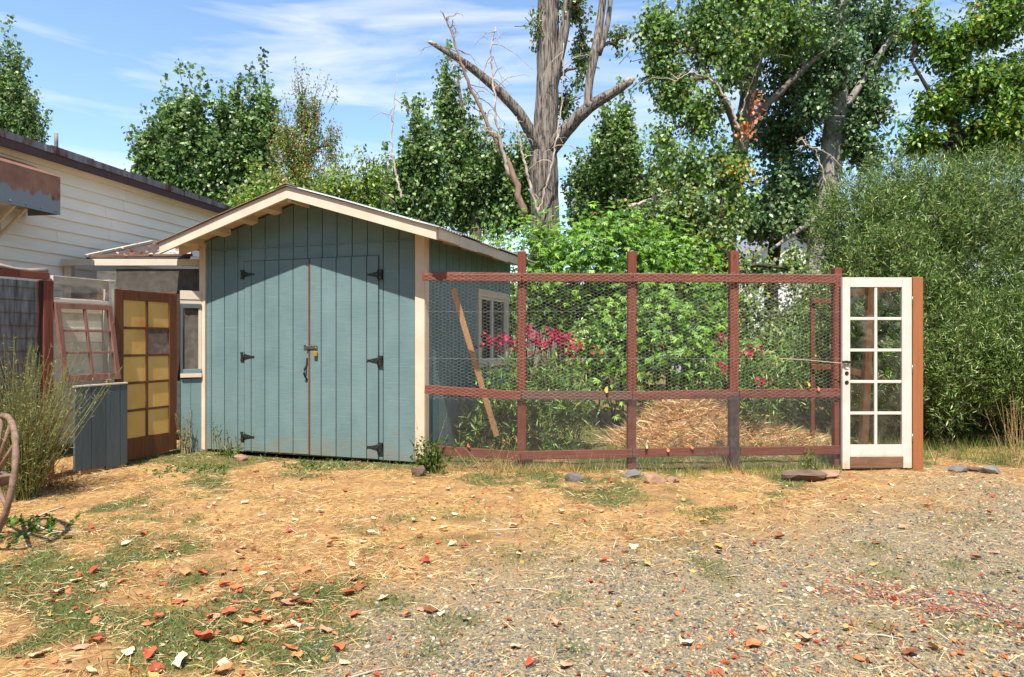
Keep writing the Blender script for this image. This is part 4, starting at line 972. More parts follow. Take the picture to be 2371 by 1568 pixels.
# dead leaning stems around it
def dead_stem(name, label, pts, rads, mt, twigs, seed):
    r_ = random.Random(seed); root = thing(name, label, 'dead branch', tuple(P(*pts[0])))
    pt = np.array([P(*q) for q in pts]); t = np.linspace(0, 1, len(pt)); tt = np.linspace(0, 1, 40)
    p2 = np.stack([np.interp(tt, t, pt[:, i]) for i in range(3)], 1)
    for _ in range(3): Q = p2.copy(); Q[1:-1] = .25 * p2[:-2] + .5 * p2[1:-1] + .25 * p2[2:]; p2 = Q
    p2[1:-1] += np.random.default_rng(seed).normal(0, .012, (38, 3))
    m = MB(); m.tube(p2, np.interp(tt, t, rads), 9, bump=.15, seed=seed); m.build('stem', M[mt], root)
    m = MB()
    for i in range(twigs):
        a = p2[r_.randrange(8, 39)]; d = np.array([r_.uniform(-1, 1), r_.uniform(-.5, .5), r_.uniform(-.3, .9)]); ln = r_.uniform(.25, .9)
        pp_ = [a + d * ln * s_ + np.array([0, 0, -.55 * ln * s_ * s_]) + np.array([r_.uniform(-.03, .03), 0, r_.uniform(-.03, .03)]) for s_ in np.linspace(0, 1, 6)]
        m.tube(pp_, [.011, .009, .008, .006, .005, .003], 4, cap=False)
        for s_ in (2, 3, 4):
            if r_.random() < .7:
                e = pp_[s_] + np.array([r_.uniform(-.3, .3), 0, r_.uniform(-.3, .2)]) * ln; m.tube([pp_[s_], (pp_[s_] + e) / 2 + [0, 0, .02], e], [.005, .004, .002], 3, cap=False)
    m.build('twigs', M[mt], root)['kind'] = 'stuff'
dead_stem('dead_branch', 'long bleached dead stem leaning up and arching left of the old trunk', [(1215, 505, 14.6), (1188, 400, 14.6), (1150, 330, 14.5), (1115, 255, 14.5), (1080, 180, 14.4), (1062, 130, 14.4), (1045, 70, 14.4), (1020, 25, 14.4)], [.075, .062, .045, .037, .032, .026, .02, .01], 'dead_red', 28, 3)
dead_stem('dead_branch', 'pale slender dead stem rising nearly upright through the broken limb', [(1180, 410, 14.5), (1160, 340, 14.4), (1148, 270, 14.3), (1140, 180, 14.3), (1136, 110, 14.3), (1148, 62, 14.3)], [.04, .035, .028, .022, .016, .008], 'dead', 16, 8)
dead_stem('dead_branch', 'thin pale dead stem standing against the foot of the old trunk', [(1250, 505, 14.7), (1225, 420, 14.6), (1205, 340, 14.6), (1195, 270, 14.6)], [.035, .03, .022, .01], 'dead', 5, 11)
dead_stem('dead_branch', 'twisted pale dead vine crossing the face of the old trunk', [(1245, 500, 14.95), (1262, 440, 14.95), (1278, 380, 14.9), (1290, 310, 14.95), (1300, 240, 15.0), (1305, 100, 15)], [.02, .02, .02, .015, .015, .01], 'dead', 8, 15)
dead_stem('dead_branch', 'spiky dead twig poking up beside the thin poplar', [(930, 460, 16), (912, 380, 16), (905, 330, 16), (912, 250, 16), (920, 170, 16)], [.03, .025, .02, .012, .004], 'dead', 5, 21)
dead_stem('dead_branch', 'forked dead branch lying across the dark shrubs right of the old trunk', [(1455, 480, 14), (1490, 468, 14), (1515, 458, 14), (1545, 440, 14)], [.035, .03, .022, .01], 'dead', 3, 27)
# right-hand cottonwoods
D = 15
lc = tree('leaning_cottonwood', 'cottonwood with a slim leaning trunk and yellowing lower leaves', gbase(1690, D),
     [tr([(1655, 900, D), (1670, 700, D), (1690, 480, D), (1715, 330, D), (1735, 200, D), (1762, 80, D), (1785, -40, D), (1800, -160, D)], [.24, .22, .2, .17, .16, .14, .12, .08]),
      tr([(1712, 330, D), (1690, 260, D - .1), (1650, 190, D - .2), (1610, 120, D - .2)], [.08, .06, .045, .02], 'limb'), tr([(1722, 290, D), (1800, 220, D), (1870, 150, D), (1950, 90, D)], [.09, .07, .06, .03], 'limb')],
     [lob(1540, 70, D, 42, 50, 1.4), lob(1560, 190, D, 50, 55, 1.5), lob(1640, 60, D, 70, 70, 2.4), lob(1620, 250, D - .2, 60, 50, 1.3), lob(1600, 380, D - .4, 90, 55, 2), lob(1690, 380, D - .4, 50, 60, 1.3), lob(1530, 130, D, 30, 50, .7), lob(1720, -60, D, 150, 70, 3), lob(1830, 60, D, 80, 70, 2), lob(1540, 300, D - .2, 35, 35, .5), lob(1700, 120, D - .6, 70, 90, 1.6), lob(1770, 40, D - .7, 60, 60, 1.0), lob(1690, 470, D - .7, 70, 60, 1.3), lob(1500, 60, D, 25, 40, .4)],
     1050, 22, .10, GREEN + LIME[:2] + YELL[:1], [4, 4, 3, 3, 1.2, 2, 2, .7], up=.5, hang=.6, shell=.35)
def leaf_cluster(root, nm, px, py, d, rx, rz_, n, size, colours):
    C = P(px, py, d) + rng.normal(0, 1, (n, 3)) * [rx, .12, rz_]; v_, f_ = leaf_arrays(C, rng.normal(0, .6, (n, 3)) + [0, 0, -.8], rand_dir(n) + [0, -.6, .3], rng.uniform(.7, 1.2, n) * size, .75, .25)
    leaf_obj(nm, [(v_, f_, np.repeat(pal(n, colours), 4, 0))], M['leaf'], root, 'stuff')
leaf_cluster(lc, 'dead_leaf_cluster', 1752, 248, 14.3, .06, .16, 46, .10, [(226, 148, 92), (200, 116, 66), (236, 176, 120)])
leaf_cluster(lc, 'dead_leaf_cluster', 1722, 306, 14.3, .14, .09, 50, .10, [(226, 148, 92), (200, 116, 66), (236, 176, 120)])
leaf_cluster(lc, 'yellow_leaf_cluster', 1725, 395, 14.1, .34, .14, 60, .11, [(236, 196, 70), (222, 170, 50), (196, 190, 80)])
dead_stem('dead_branch', 'pale arching dead branch hanging in front of the dark cottonwood', [(1918, 470, 14.6), (1908, 410, 14.5), (1890, 350, 14.5), (1868, 335, 14.5), (1840, 348, 14.5)], [.02, .018, .015, .012, .006], 'dead', 3, 33)
dead_stem('dead_branch', 'bare grey branch reaching through the leaning cottonwood leaves', [(1710, 300, 14.2), (1690, 240, 14.2), (1650, 185, 14.2), (1600, 165, 14.2), (1560, 190, 14.2)], [.03, .025, .02, .014, .006], 'dead', 7, 37)
dead_stem('dead_branch', 'thin dead twig beside the leaning cottonwood trunk', [(1722, 350, 14.3), (1712, 290, 14.3), (1728, 220, 14.3), (1760, 140, 14.3), (1800, 40, 14.3)], [.018, .016, .014, .012, .006], 'dead', 8, 41)
D = 16
tree('dark_cottonwood', 'broad dark cottonwood with a thick grey trunk behind the olive shrub', gbase(1900, D),
     [tr([(1880, 940, D), (1888, 700, D), (1900, 560, D), (1918, 420, D), (1932, 300, D), (1942, 200, D), (1950, 60, D), (1955, -120, D)], [.32, .30, .27, .25, .24, .2, .15, .1]),
      tr([(1925, 300, D), (1990, 200, D), (2060, 90, D), (2160, -20, D)], [.1, .08, .06, .04], 'limb'), tr([(1895, 500, D - .3), (1840, 540, D - .5), (1790, 575, D - .6)], [.06, .05, .03], 'limb')],
     [lob(1840, 160, D + .5, 110, 80, 3), lob(1930, 60, D + .5, 120, 80, 3), lob(1800, 300, D + .8, 90, 80, 2.6), lob(1830, 430, D + .6, 100, 80, 3), lob(2040, 60, D + .4, 80, 90, 2.2), lob(1990, 190, D + .4, 80, 60, 1.8), lob(2020, 240, D, 50, 40, .9), lob(1960, 300, D, 60, 55, 1.3), lob(1770, 495, D, 110, 42, 2.2), lob(1870, 500, D + .8, 60, 50, 1.0), lob(1900, -80, D, 180, 60, 2), lob(1930, 130, D - .7, 70, 80, 1.8), lob(1880, 230, D - .6, 60, 60, 1.2), lob(1750, 60, D + .6, 80, 80, 1.5), lob(2010, 340, D, 60, 40, .8)],
     1450, 25, .105, [(78, 110, 62), (98, 132, 76), (120, 150, 92), (62, 92, 56), (168, 188, 140)], GREENW, bark='bark_white', up=.4, hang=.6, shell=.3, matl='leaf_glossy')
tree('slim_dark_tree', 'slim dark trunk with shaded leaves in front of the white house', gbase(1785, 17), [tr([(1788, 900, 17), (1785, 640, 17), (1795, 560, 17), (1800, 420, 17)], [.19, .17, .15, .1])],
     [lob(1790, 480, 17, 70, 50, 1), lob(1740, 500, 17, 50, 36, .8)], 200, 22, .10, GREEN[:4], None, bark='bark_dark', up=.3)
tree('walnut_tree', 'bright green spreading tree with dark limbs above the olive shrub', gbase(2260, 13.5),
     [tr([(2200, 940, 13.5), (2205, 600, 13.5), (2215, 380, 13.5), (2205, 220, 13.5), (2230, 90, 13.5)], [.2, .18, .14, .1, .05]), tr([(2215, 350, 13.5), (2290, 260, 13.4), (2380, 190, 13.3)], [.1, .08, .05], 'limb'), tr([(2210, 300, 13.5), (2150, 210, 13.5), (2110, 140, 13.5)], [.06, .04, .02], 'limb')],
     [lob(2300, 60, 13.4, 90, 50, 2), lob(2200, 110, 13.5, 80, 50, 1.5), lob(2250, 190, 13.4, 110, 45, 2), lob(2340, 200, 13.3, 70, 60, 1.6), lob(2180, 240, 13.5, 70, 40, 1.2), lob(2300, 290, 13.4, 110, 45, 2), lob(2340, -20, 13.4, 90, 60, 1.5), lob(2130, 320, 13.6, 60, 35, .9), lob(2440, 150, 13.3, 80, 140, 2), lob(2240, 330, 13.7, 120, 40, 1.5), lob(2360, 330, 13.5, 80, 50, 1.4), lob(2130, 60, 13.6, 40, 60, .6)],
     1100, 21, .115, LIME + [(52, 84, 32), (190, 160, 60)], [3, 2.4, 3, 1, 2, 3, .25], bark='bark_dark', up=.1, hang=.45, width=.55, shell=.35, spread=.12)
tree('shaded_shrub', 'dark tangle of shrubs below the leaning cottonwood behind the vine', gbase(1600, 14), [tr([(1600, 900, 14), (1590, 650, 14), (1580, 500, 14)], [.1, .07, .03]), tr([(1655, 900, 13.8), (1660, 600, 13.8), (1670, 460, 13.8)], [.07, .06, .03], 'stem')],
     [lob(1500, 520, 14.5, 70, 50, 1.5), lob(1580, 480, 14.3, 70, 60, 2), lob(1645, 540, 14, 70, 70, 2.2), lob(1600, 600, 14, 100, 60, 2), lob(1752, 622, 14.6, 26, 36, .5), lob(1838, 612, 14.6, 22, 40, .4), lob(1700, 720, 14, 70, 80, 1.5), lob(1840, 750, 14.2, 70, 70, 1.6), lob(1920, 700, 14.2, 70, 80, 1.4), lob(1780, 800, 13.5, 120, 60, 1.5), lob(1900, 820, 13.2, 90, 60, 1)],
     1150, 22, .09, GREEN + YELL[:1], None, bark='bark_dark', up=.4)
# a belt of trees far off closing the view, too far to count
n = 42000; xx = rng.uniform(-60, 60, n); yy = rng.uniform(32, 44, n); top = 2.5 + 3.6 * fbm(xx * .16, yy * 0 + 4, 3); zz = top * rng.random(n) ** .7
V, F = leaf_arrays(np.stack([xx, yy, zz], 1), rand_dir(n), rand_dir(n), rng.uniform(.22, .45, n), .8)
bt = leaf_obj('distant_trees', [(V, F, np.repeat(pal(n, GREEN[:4]), 4, 0))], M['leaf'], None, 'stuff'); tag(bt, 'far off belt of dark green trees behind everything', 'trees')

# trunkless leaf belt added behind the viewer, unseen, to cut low sky light
n = 26000; xx = rng.uniform(-45, 45, n); yy = rng.uniform(-18, -11.5, n); top = 8.5 + 4.5 * fbm(xx * .13 + 30, yy * 0 + 9, 3); zz = top * rng.random(n) ** .75
V, F = leaf_arrays(np.stack([xx, yy, zz], 1), rand_dir(n), rand_dir(n), rng.uniform(.35, .8, n), .8)
bt = leaf_obj('sky_blocking_trees', [(V, F, np.repeat(pal(n, GREEN[:4]), 4, 0))], M['leaf'], None, 'stuff'); tag(bt, 'added unseen tree belt behind the viewer blocking the low sky', 'trees')

# ------------------------------------------------------------------ vine mound, olive shrub, oleanders
def lance_shrub(name, label, base, lobes, n_stem, per, size, palette, weights, stem=(.4, .8), width=.2, upd=.9, spread=.02, bark='bark_dark', cat='shrub', extra=(), stems=()):
    root = thing(name, label, cat, base)
    L_ = np.array(lobes, float); w = L_[:, 6] / L_[:, 6].sum(); k = rng.choice(len(L_), n_stem, p=w)
    d = rand_dir(n_stem); d[:, 1] -= .35; d = unit(d); c = L_[k, :3]; r = L_[k, 3:6]; rad = .55 + .45 * rng.random(n_stem) ** .45
    E = c + d * r * rad[:, None] * (1 + .06 * rng.normal(size=(n_stem, 1)))
    dirv = unit(d * .8 + np.array([0, 0, upd]) + rng.normal(0, .4, (n_stem, 3))); ln = rng.uniform(*stem, n_stem)[:, None]
    Sx = E - dirv * ln; Mx = (Sx + E) / 2 + rng.normal(0, .1, (n_stem, 3)) * ln
    n = n_stem * per; ti = np.repeat(np.arange(n_stem), per); t = .1 + .9 * rng.random(n)
    C = bez(Sx[ti], Mx[ti], E[ti], t) + rng.normal(0, spread, (n, 3))
    ax = unit(dirv[ti] * .75 + rand_dir(n) * .8); sz = size * rng.uniform(.6, 1.2, n)
    V, F = leaf_arrays(C + ax * (sz * .5)[:, None], ax, rand_dir(n) + [0, -.3, .5], sz, width, .25, .08)
    cc = pal(n, palette, weights) * np.exp(rng.normal(0, .14, (n_stem, 1)))[ti]
    m = MB()
    for i in range(0, n_stem, 3): m.tube(bez(Sx[i], Mx[i], E[i], np.array([0, .5, 1.])), [.006, .005, .002], 3, cap=False)
    for pts, rr in stems: m.tube(np.array([P(*q) for q in pts]), rr, 8)
    m.build('stems', M[bark], root)['kind'] = 'stuff'
    leaf_obj('foliage', [(V, F, np.repeat(np.clip(cc, 0, .9), 4, 0))], M['leaf_glossy'], root, 'stuff')
    return root, E
OLV = [(112, 140, 62), (138, 164, 78), (90, 118, 54), (168, 184, 116), (70, 96, 46), (196, 196, 134)]
lance_shrub('olive_shrub', 'huge rounded olive green shrub beside the ochre post', gbase(2330, 10.6),
    [(5.55, 10.2, 2.2, 1.15, 1.2, 1.3, 1.5), (6.6, 10.6, 2.6, 1.7, 1.5, 1.55, 3), (8.2, 10.6, 2.4, 1.8, 1.5, 1.7, 2.4), (5.9, 9.5, 1.5, 1.0, .8, .9, 1.3), (7.2, 9.3, 1.6, 1.3, .9, .95, 1.6), (6.2, 11.0, 3.45, 1.5, 1.2, 1.0, 2.8), (7.9, 11.0, 3.6, 1.9, 1.2, 1.0, 3.0), (5.3, 10.5, 3.2, .85, .9, .85, .9), (5.2, 9.6, 2.2, .8, .7, 1.0, 1.0), (5.5, 9.0, 1.2, .75, .5, .7, .8), (6.8, 8.9, 1.3, 1.2, .55, .75, 1.0), (9.6, 10.2, 2, 1.4, 1.4, 1.5, 1.2), (5.4, 9.6, .8, .8, .5, .5, .5), (8.2, 9.6, .9, 1.2, .7, .7, .7), (6.6, 11.8, .9, 2.2, .5, .9, 1.2), (5.6, 10.4, .35, .9, .5, .45, .9), (7.2, 10.6, .35, 1.3, .6, .45, 1.2), (9.0, 10.6, .4, 1.2, .6, .5, .9), (7, 12.4, .6, 3.2, .4, .8, 1.6)],
    8200, 34, .088, OLV, [3, 3, 3, 1.2, 2, .3], (.4, .85), .155,
    stems=[([(2330, 1080, 10.4), (2290, 980, 10.3), (2230, 900, 10.2), (2190, 800, 10)], [.09, .07, .05, .03]), ([(2330, 1080, 10.4), (2350, 960, 10.5), (2400, 860, 10.4)], [.09, .07, .04]), ([(2310, 1075, 10.4), (2250, 1010, 10.0), (2180, 960, 9.8)], [.06, .05, .03]), ([(2345, 1075, 10.4), (2420, 980, 10.2), (2500, 900, 10)], [.06, .05, .03])])
# Virginia creeper over a hidden arbour: leaves of five leaflets
vine = thing('creeper_mound', 'mound of bright green five fingered creeper behind the chicken wire', 'vine', gbase(1400, 11.6))
VL = np.array([(.4, 12.2, 2.6, 1.2, .9, .75, 1.5), (1.5, 12.0, 2.65, 1.35, 1.0, .9, 2.4), (2.6, 12.0, 2.1, 1.0, 1.0, 1.1, 1.6), (2.4, 11.3, 1.2, 1.05, .8, 1.1, 1.8), (1.7, 11.5, 1.4, .7, .7, .9, 1.2), (3.2, 11.6, 1.3, .6, .7, .8, .7), (-.4, 12.6, 2.3, .8, .7, .75, .8), (.65, 11.7, 1.9, .35, .4, .5, .4)], float)
w = VL[:, 6] / VL[:, 6].sum(); nk = 520; n = 10500; kc = rng.choice(len(VL), nk, p=w); dc = rand_dir(nk); dc[:, 1] -= .45; dc[:, 2] += .25; dc = unit(dc)
CC = VL[kc, :3] + dc * VL[kc, 3:6] * (.66 + .42 * rng.random((nk, 1)) ** .5); ks = rng.integers(0, nk, n); d = dc[ks]
C = CC[ks] + rng.normal(0, 1, (n, 3)) * [.17, .12, .15] + (rng.random((n, 1)) < .3) * rng.normal(0, .16, (n, 3))
C[:, 2] = np.maximum(C[:, 2], .1)
nrm = unit(d * .8 + np.array([0, -.2, .7]) + rng.normal(0, .4, (n, 3))); ax0 = unit(np.array([0, -.2, -.8]) + rng.normal(0, .5, (n, 3))); ax0 = unit(ax0 - nrm * (ax0 * nrm).sum(1)[:, None]); sd = np.cross(nrm, ax0)
vp = pal(n, [(112, 158, 46), (134, 178, 58), (90, 134, 42), (158, 194, 80), (68, 106, 38), (190, 120, 66)], [3.4, 3, 3, 1.5, 2, .08], .14); arr = []
for a_ in (-1.25, -.62, 0, .62, 1.25):
    ax = unit(ax0 * math.cos(a_) + sd * math.sin(a_) + rng.normal(0, .1, (n, 3))); s_ = rng.uniform(.066, .105, n) * (1.1 - .22 * abs(a_))
    V, F = leaf_arrays(C + ax * (s_ * .52)[:, None], ax, nrm + rng.normal(0, .15, (n, 3)), s_, .42, .2, .12); arr.append((V, F, np.repeat(vp, 4, 0)))
leaf_obj('foliage', arr, M['leaf'], vine, 'stuff')
m = MB(); rr_ = random.Random(5)
for i in range(40):
    a = np.array([rr_.uniform(-.5, 3.2), rr_.uniform(11.6, 12.6), 0]); e = a + [rr_.uniform(-.5, .5), rr_.uniform(-.3, .3), rr_.uniform(1.6, 2.9)]; m.tube([a, (a + e) / 2 + [rr_.uniform(-.2, .2), 0, 0], e], [.014, .011, .006], 4, cap=False)
m.build('stems', M['bark_dark'], vine)['kind'] = 'stuff'
m = MB()
for x_, y_ in ((-.6, 12.0), (3.0, 12.0), (-.6, 13.2), (3.0, 13.2)): m.bar((x_, y_, -.05), (x_, y_, 2.3), .09, .09, side=(1, 0, 0))
for y_ in (12.0, 13.2): m.bar((-.8, y_, 2.33), (3.2, y_, 2.33), .05, .09)
m.build('arbour_frame', M['grey_post'], vine)
def oleander(name, label, base, lobes, n_stem, heads, size=.13):
    root, E = lance_shrub(name, label, base, lobes, n_stem, 16, size, [(108, 148, 66), (134, 170, 82), (82, 118, 56), (166, 188, 120), (180, 176, 96)], [3, 3, 3, 1, .6], (.5, .9), .17, 1.1, cat='flowering shrub')
    for hd_ in heads:                                 # each flower head: petals in whorls
        c = P(*hd_); nf = 13; fc = c + rng.normal(0, .058, (nf, 3)) * [1.3, 1, .7]; arr = []
        fn = unit(rng.normal(0, .5, (nf, 3)) + [0, -.8, .45]); f0 = unit(np.cross(fn, rand_dir(nf))); f1 = np.cross(fn, f0); pc = pal(nf, [(172, 24, 66), (190, 38, 82), (144, 16, 54), (204, 70, 108)], None, .1)
        for q_ in range(5):
            ax = unit(f0 * math.cos(q_ * 1.2566) + f1 * math.sin(q_ * 1.2566) + fn * .25); s_ = np.full(nf, .030); V, F = leaf_arrays(fc + ax * .014, ax, fn, s_, .85, .15); arr.append((V, F, np.repeat(pc, 4, 0)))
        leaf_obj('flower_head', arr, M['petal'], root, 'stuff')
    return root
oleander('oleander', 'oleander with crimson flower heads behind the first wire panel', gbase(1230, 8.9), [(*P(1160, 900, 8.7), .40, .35, .42, 1), (*P(1240, 880, 9.0), .48, .4, .5, 1.5), (*P(1310, 900, 9.0), .42, .4, .42, 1.3), (*P(1230, 990, 8.9), .6, .4, .35, 1.2), (*P(1100, 960, 8.6), .3, .3, .25, .5)], 360,
    [(1128, 788, 8.7), (1150, 792, 8.6), (1172, 785, 8.6), (1182, 800, 8.6), (1225, 768, 8.8), (1232, 785, 8.8), (1262, 795, 8.8), (1284, 770, 8.8), (1298, 780, 8.8), (1308, 790, 8.8), (1320, 785, 8.8), (1326, 800, 8.8), (1322, 812, 8.8), (1356, 806, 8.7), (1270, 782, 8.7), (1245, 800, 8.7)])
oleander('oleander', 'smaller oleander with few crimson flowers behind the last wire panel', gbase(1730, 9.2), [(*P(1730, 870, 9.3), .30, .3, .45, 1), (*P(1780, 860, 9.6), .4, .35, .5, 1), (*P(1680, 850, 9.6), .28, .3, .4, .8)], 200,
    [(1680, 783, 9.4), (1722, 818, 9.1), (1738, 816, 9.1), (1675, 845, 9.2), (1765, 880, 9.0)])
oleander('rose_bush', 'small pale leaved bush behind the inner gate frame', gbase(1850, 10.6), [(*P(1840, 800, 10.8), .7, .5, .9, 1), (*P(1900, 760, 11), .5, .4, .9, 1)], 260, [], .09)

# ------------------------------------------------------------------ straw pile inside the fence
def straw_field(n, xs_, ys_, zs_, length, width, colours, tilt=.18):
    a = rng.uniform(0, 2 * np.pi, n); ln = rng.uniform(*length, n); dz = np.abs(rng.normal(0, tilt, n)) * ln
    B = np.stack([xs_, ys_, zs_], 1); T = B + np.stack([np.cos(a) * ln, np.sin(a) * ln, dz], 1)
    return blades(B, T, width, colours, .12)
STRAW = [(210, 176, 118), (230, 202, 148), (184, 148, 96), (242, 222, 178), (150, 116, 76), (200, 158, 108)]
pile = thing('straw_pile', 'golden heap of straw and clippings behind the third wire panel', 'straw heap', (*P(1620, 1010, 9.4)[:2], 0))
gx, gy = np.meshgrid(np.linspace(-1.25, 1.9, 64), np.linspace(-.8, .9, 40)); pcx, pcy = 2.40, 9.55
hgt = .58 * np.exp(-((gx / .72) ** 2 + (gy / .5) ** 2) ** 1.3) + .17 * np.exp(-(((gx - 1.0) / .7) ** 2 + ((gy + .1) / .5) ** 2)) ; hgt = hgt * (1 + .35 * (fbm(gx * 4 + 9, gy * 4, 3) - .5)) - .03
Vp = np.stack([gx + pcx, gy + pcy, hgt + gz(gx + pcx, gy + pcy)], -1).reshape(-1, 3); a = np.arange(39)[:, None]; c = np.arange(63)[None]
mp_ = mat('straw_heap', S(196, 152, 94), S(150, 108, 66), .9, (14, 14, 14), 8, .8, (30, 30, 30))
place('mound', np_mesh('mound', Vp, np.stack([a * 64 + c, a * 64 + c + 1, (a + 1) * 64 + c + 1, (a + 1) * 64 + c], -1).reshape(-1, 4), [mp_], smooth=True), pile)
n = 15000; q = rng.integers(0, len(Vp), n); pz = Vp[q] + rng.normal(0, .02, (n, 3)) * [1, 1, .3]; ok = hgt.ravel()[q] > .0
pz = pz[ok]; leaf_obj('loose_straw', [straw_field(len(pz), pz[:, 0], pz[:, 1], pz[:, 2], (.08, .28), .010, pal(len(pz), STRAW, None, .34), .4)], M['straw'], pile, 'stuff')

# ------------------------------------------------------------------ ground cover
def in_build(x, y):                                   # footprints that nothing grows in
    q = np.stack([x + 3.90, y - 8.78], 1); u = q @ np.array([.947, -.32]); v = q @ np.array([.32, .947])
    return (u > -.05) & (u < SW + .02) & (v > -.0) & (v < SL)
def field(n, keep, near=True):
    """points on the visible ground, spread evenly in the view's own perspective so that near ground gets more of them per metre"""
    x = []; y = []; got = 0
    yv = 2.6 * (12.0 / 2.6) ** rng.random(n * 3); xv = rng.uniform(-.82, .82, n * 3) * yv
    k = (keep(xv, yv) > rng.random(n * 3)) & ~in_build(xv, yv); xv, yv = xv[k][:n], yv[k][:n]
    return xv, yv
grav = lambda x, y: masks(x, y)[0] * (y < 8.2)
strw = lambda x, y: np.clip(1 - masks(x, y)[0] * .86 - masks(x, y)[1] * .5, 0, 1) * (.25 + .75 * sstep(.40, .56, fbm(x * 1.6 + 4, y * 1.6, 4)))
gras = lambda x, y: masks(x, y)[1]
x, y = field(46000, strw); n = len(x)
so = leaf_obj('dry_straw', [straw_field(n, x, y, gz(x, y) + .002, (.03, .13), .0035, pal(n, STRAW, [3, 3, 2.5, 2, 2.5, 2.5], .26), .16)], M['straw'], None, 'stuff'); tag(so, 'dry straw and dead grass littering the yard', 'straw')
# gravel: squashed low stones
x, y = field(44000, lambda a, b: np.clip(grav(a, b) * (.3 + .9 * fbm(a * 2, b * 2, 4)) + .012, 0, 1)); n = len(x)
ico_v = np.array([(0, 0, 1), (.89, 0, .45), (.28, .85, .45), (-.72, .53, .45), (-.72, -.53, .45), (.28, -.85, .45), (.72, .53, -.3), (-.28, .85, -.3), (-.89, 0, -.3), (-.28, -.85, -.3), (.72, -.53, -.3)])
ico_f = np.array([(0, 1, 2), (0, 2, 3), (0, 3, 4), (0, 4, 5), (0, 5, 1), (1, 6, 2), (2, 7, 3), (3, 8, 4), (4, 9, 5), (5, 10, 1), (2, 6, 7), (3, 7, 8), (4, 8, 9), (5, 9, 10), (1, 10, 6)])
r = .0042 + .0065 * rng.random(n) ** 3.0 + .010 * (rng.random(n) > .975) * rng.random(n); sc3 = np.stack([r * rng.uniform(.8, 1.5, n), r * rng.uniform(.7, 1.2, n), r * rng.uniform(.4, .8, n)], 1); th = rng.uniform(0, 6.28, n)
vv = ico_v[None] * (1 + rng.normal(0, .16, (n, 11, 1))) * sc3[:, None]; cs, sn = np.cos(th)[:, None], np.sin(th)[:, None]
vv = np.stack([vv[..., 0] * cs - vv[..., 1] * sn, vv[..., 0] * sn + vv[..., 1] * cs, vv[..., 2]], -1) + np.stack([x, y, gz(x, y) + r * .25], 1)[:, None]
ff = (ico_f[None] + (np.arange(n) * 11)[:, None, None]).reshape(-1, 3)
pc = pal(n, [(118, 118, 108), (94, 96, 92), (150, 138, 116), (182, 164, 132), (210, 194, 166), (134, 124, 104), (180, 140, 104), (74, 78, 80), (192, 174, 150)], [3, 2.6, 3, 2.6, .9, 2.8, 1.4, 1.6, .8], .12)
go = leaf_obj('gravel', [(vv.reshape(-1, 3), ff, np.repeat(pc, 11, 0))], M['pebble'], None, 'stuff'); tag(go, 'mixed grey and tan gravel covering the drive', 'gravel')
# green grass patches
x, y = field(56000, gras); n = len(x); a = rng.uniform(0, 6.28, n); ln = rng.uniform(.012, .040, n) * (1 + .8 * (y > 6.9)); B = np.stack([x, y, gz(x, y) - .002], 1)
T = B + np.stack([np.cos(a) * ln * .8, np.sin(a) * ln * .8, ln * rng.uniform(.3, .9, n)], 1)
gp = pal(n, [(98, 128, 62), (120, 146, 74), (78, 108, 54), (140, 152, 90), (176, 160, 104), (64, 94, 50)], [3, 3, 3, 1.5, 1.0, 2.4])
gg = leaf_obj('grass', [blades(B, T, .0042, gp, .3)], M['leaf'], None, 'stuff'); tag(gg, 'short grey green grass in patches on the yard', 'grass')
# taller dry and green grass along the fence foot and under the olive shrub
def tall(n, x0, x1, y0, y1, l0, l1, colours, w=.004, lean=.35):
    x = rng.uniform(x0, x1, n); y = rng.uniform(y0, y1, n); k = fbm(x * 3.3, y * 3.3, 3) > .42; x, y = x[k], y[k]; n = len(x)
    ln = rng.uniform(l0, l1, n); B = np.stack([x, y, gz(x, y)], 1); a = rng.uniform(0, 6.28, n); T = B + np.stack([np.cos(a) * ln * lean, np.sin(a) * ln * lean, ln * .9], 1); return blades(B, T, w, pal(n, colours), -.1)
GG = [(112, 146, 58), (138, 168, 72), (90, 124, 50)]; DRY = [(206, 176, 116), (184, 150, 96), (226, 204, 150)]
fg = leaf_obj('fence_grass', [tall(4200, -.9, 3.6, 7.25, 7.62, .03, .12, GG + GG + DRY), tall(4600, -.9, 3.7, 7.66, 8.9, .05, .24, GG), tall(500, -.8, 2.5, 7.35, 7.6, .1, .35, DRY, .003), tall(1300, -.8, .7, 7.35, 7.58, .03, .12, DRY, .004, .9)], M['leaf'], None, 'stuff'); tag(fg, 'green and straw coloured grass along the foot of the wire fence', 'grass')
rg = leaf_obj('roadside_grass', [tall(4200, 4.5, 8.5, 7.85, 9.2, .06, .30, DRY + GG + GG + [(96, 110, 62), (80, 96, 54)], .0035), tall(500, 3.6, 4.5, 7.8, 9.4, .15, .4, DRY + GG, .003)], M['leaf'], None, 'stuff'); tag(rg, 'long dry grass under the olive shrub right of the ochre post', 'grass')
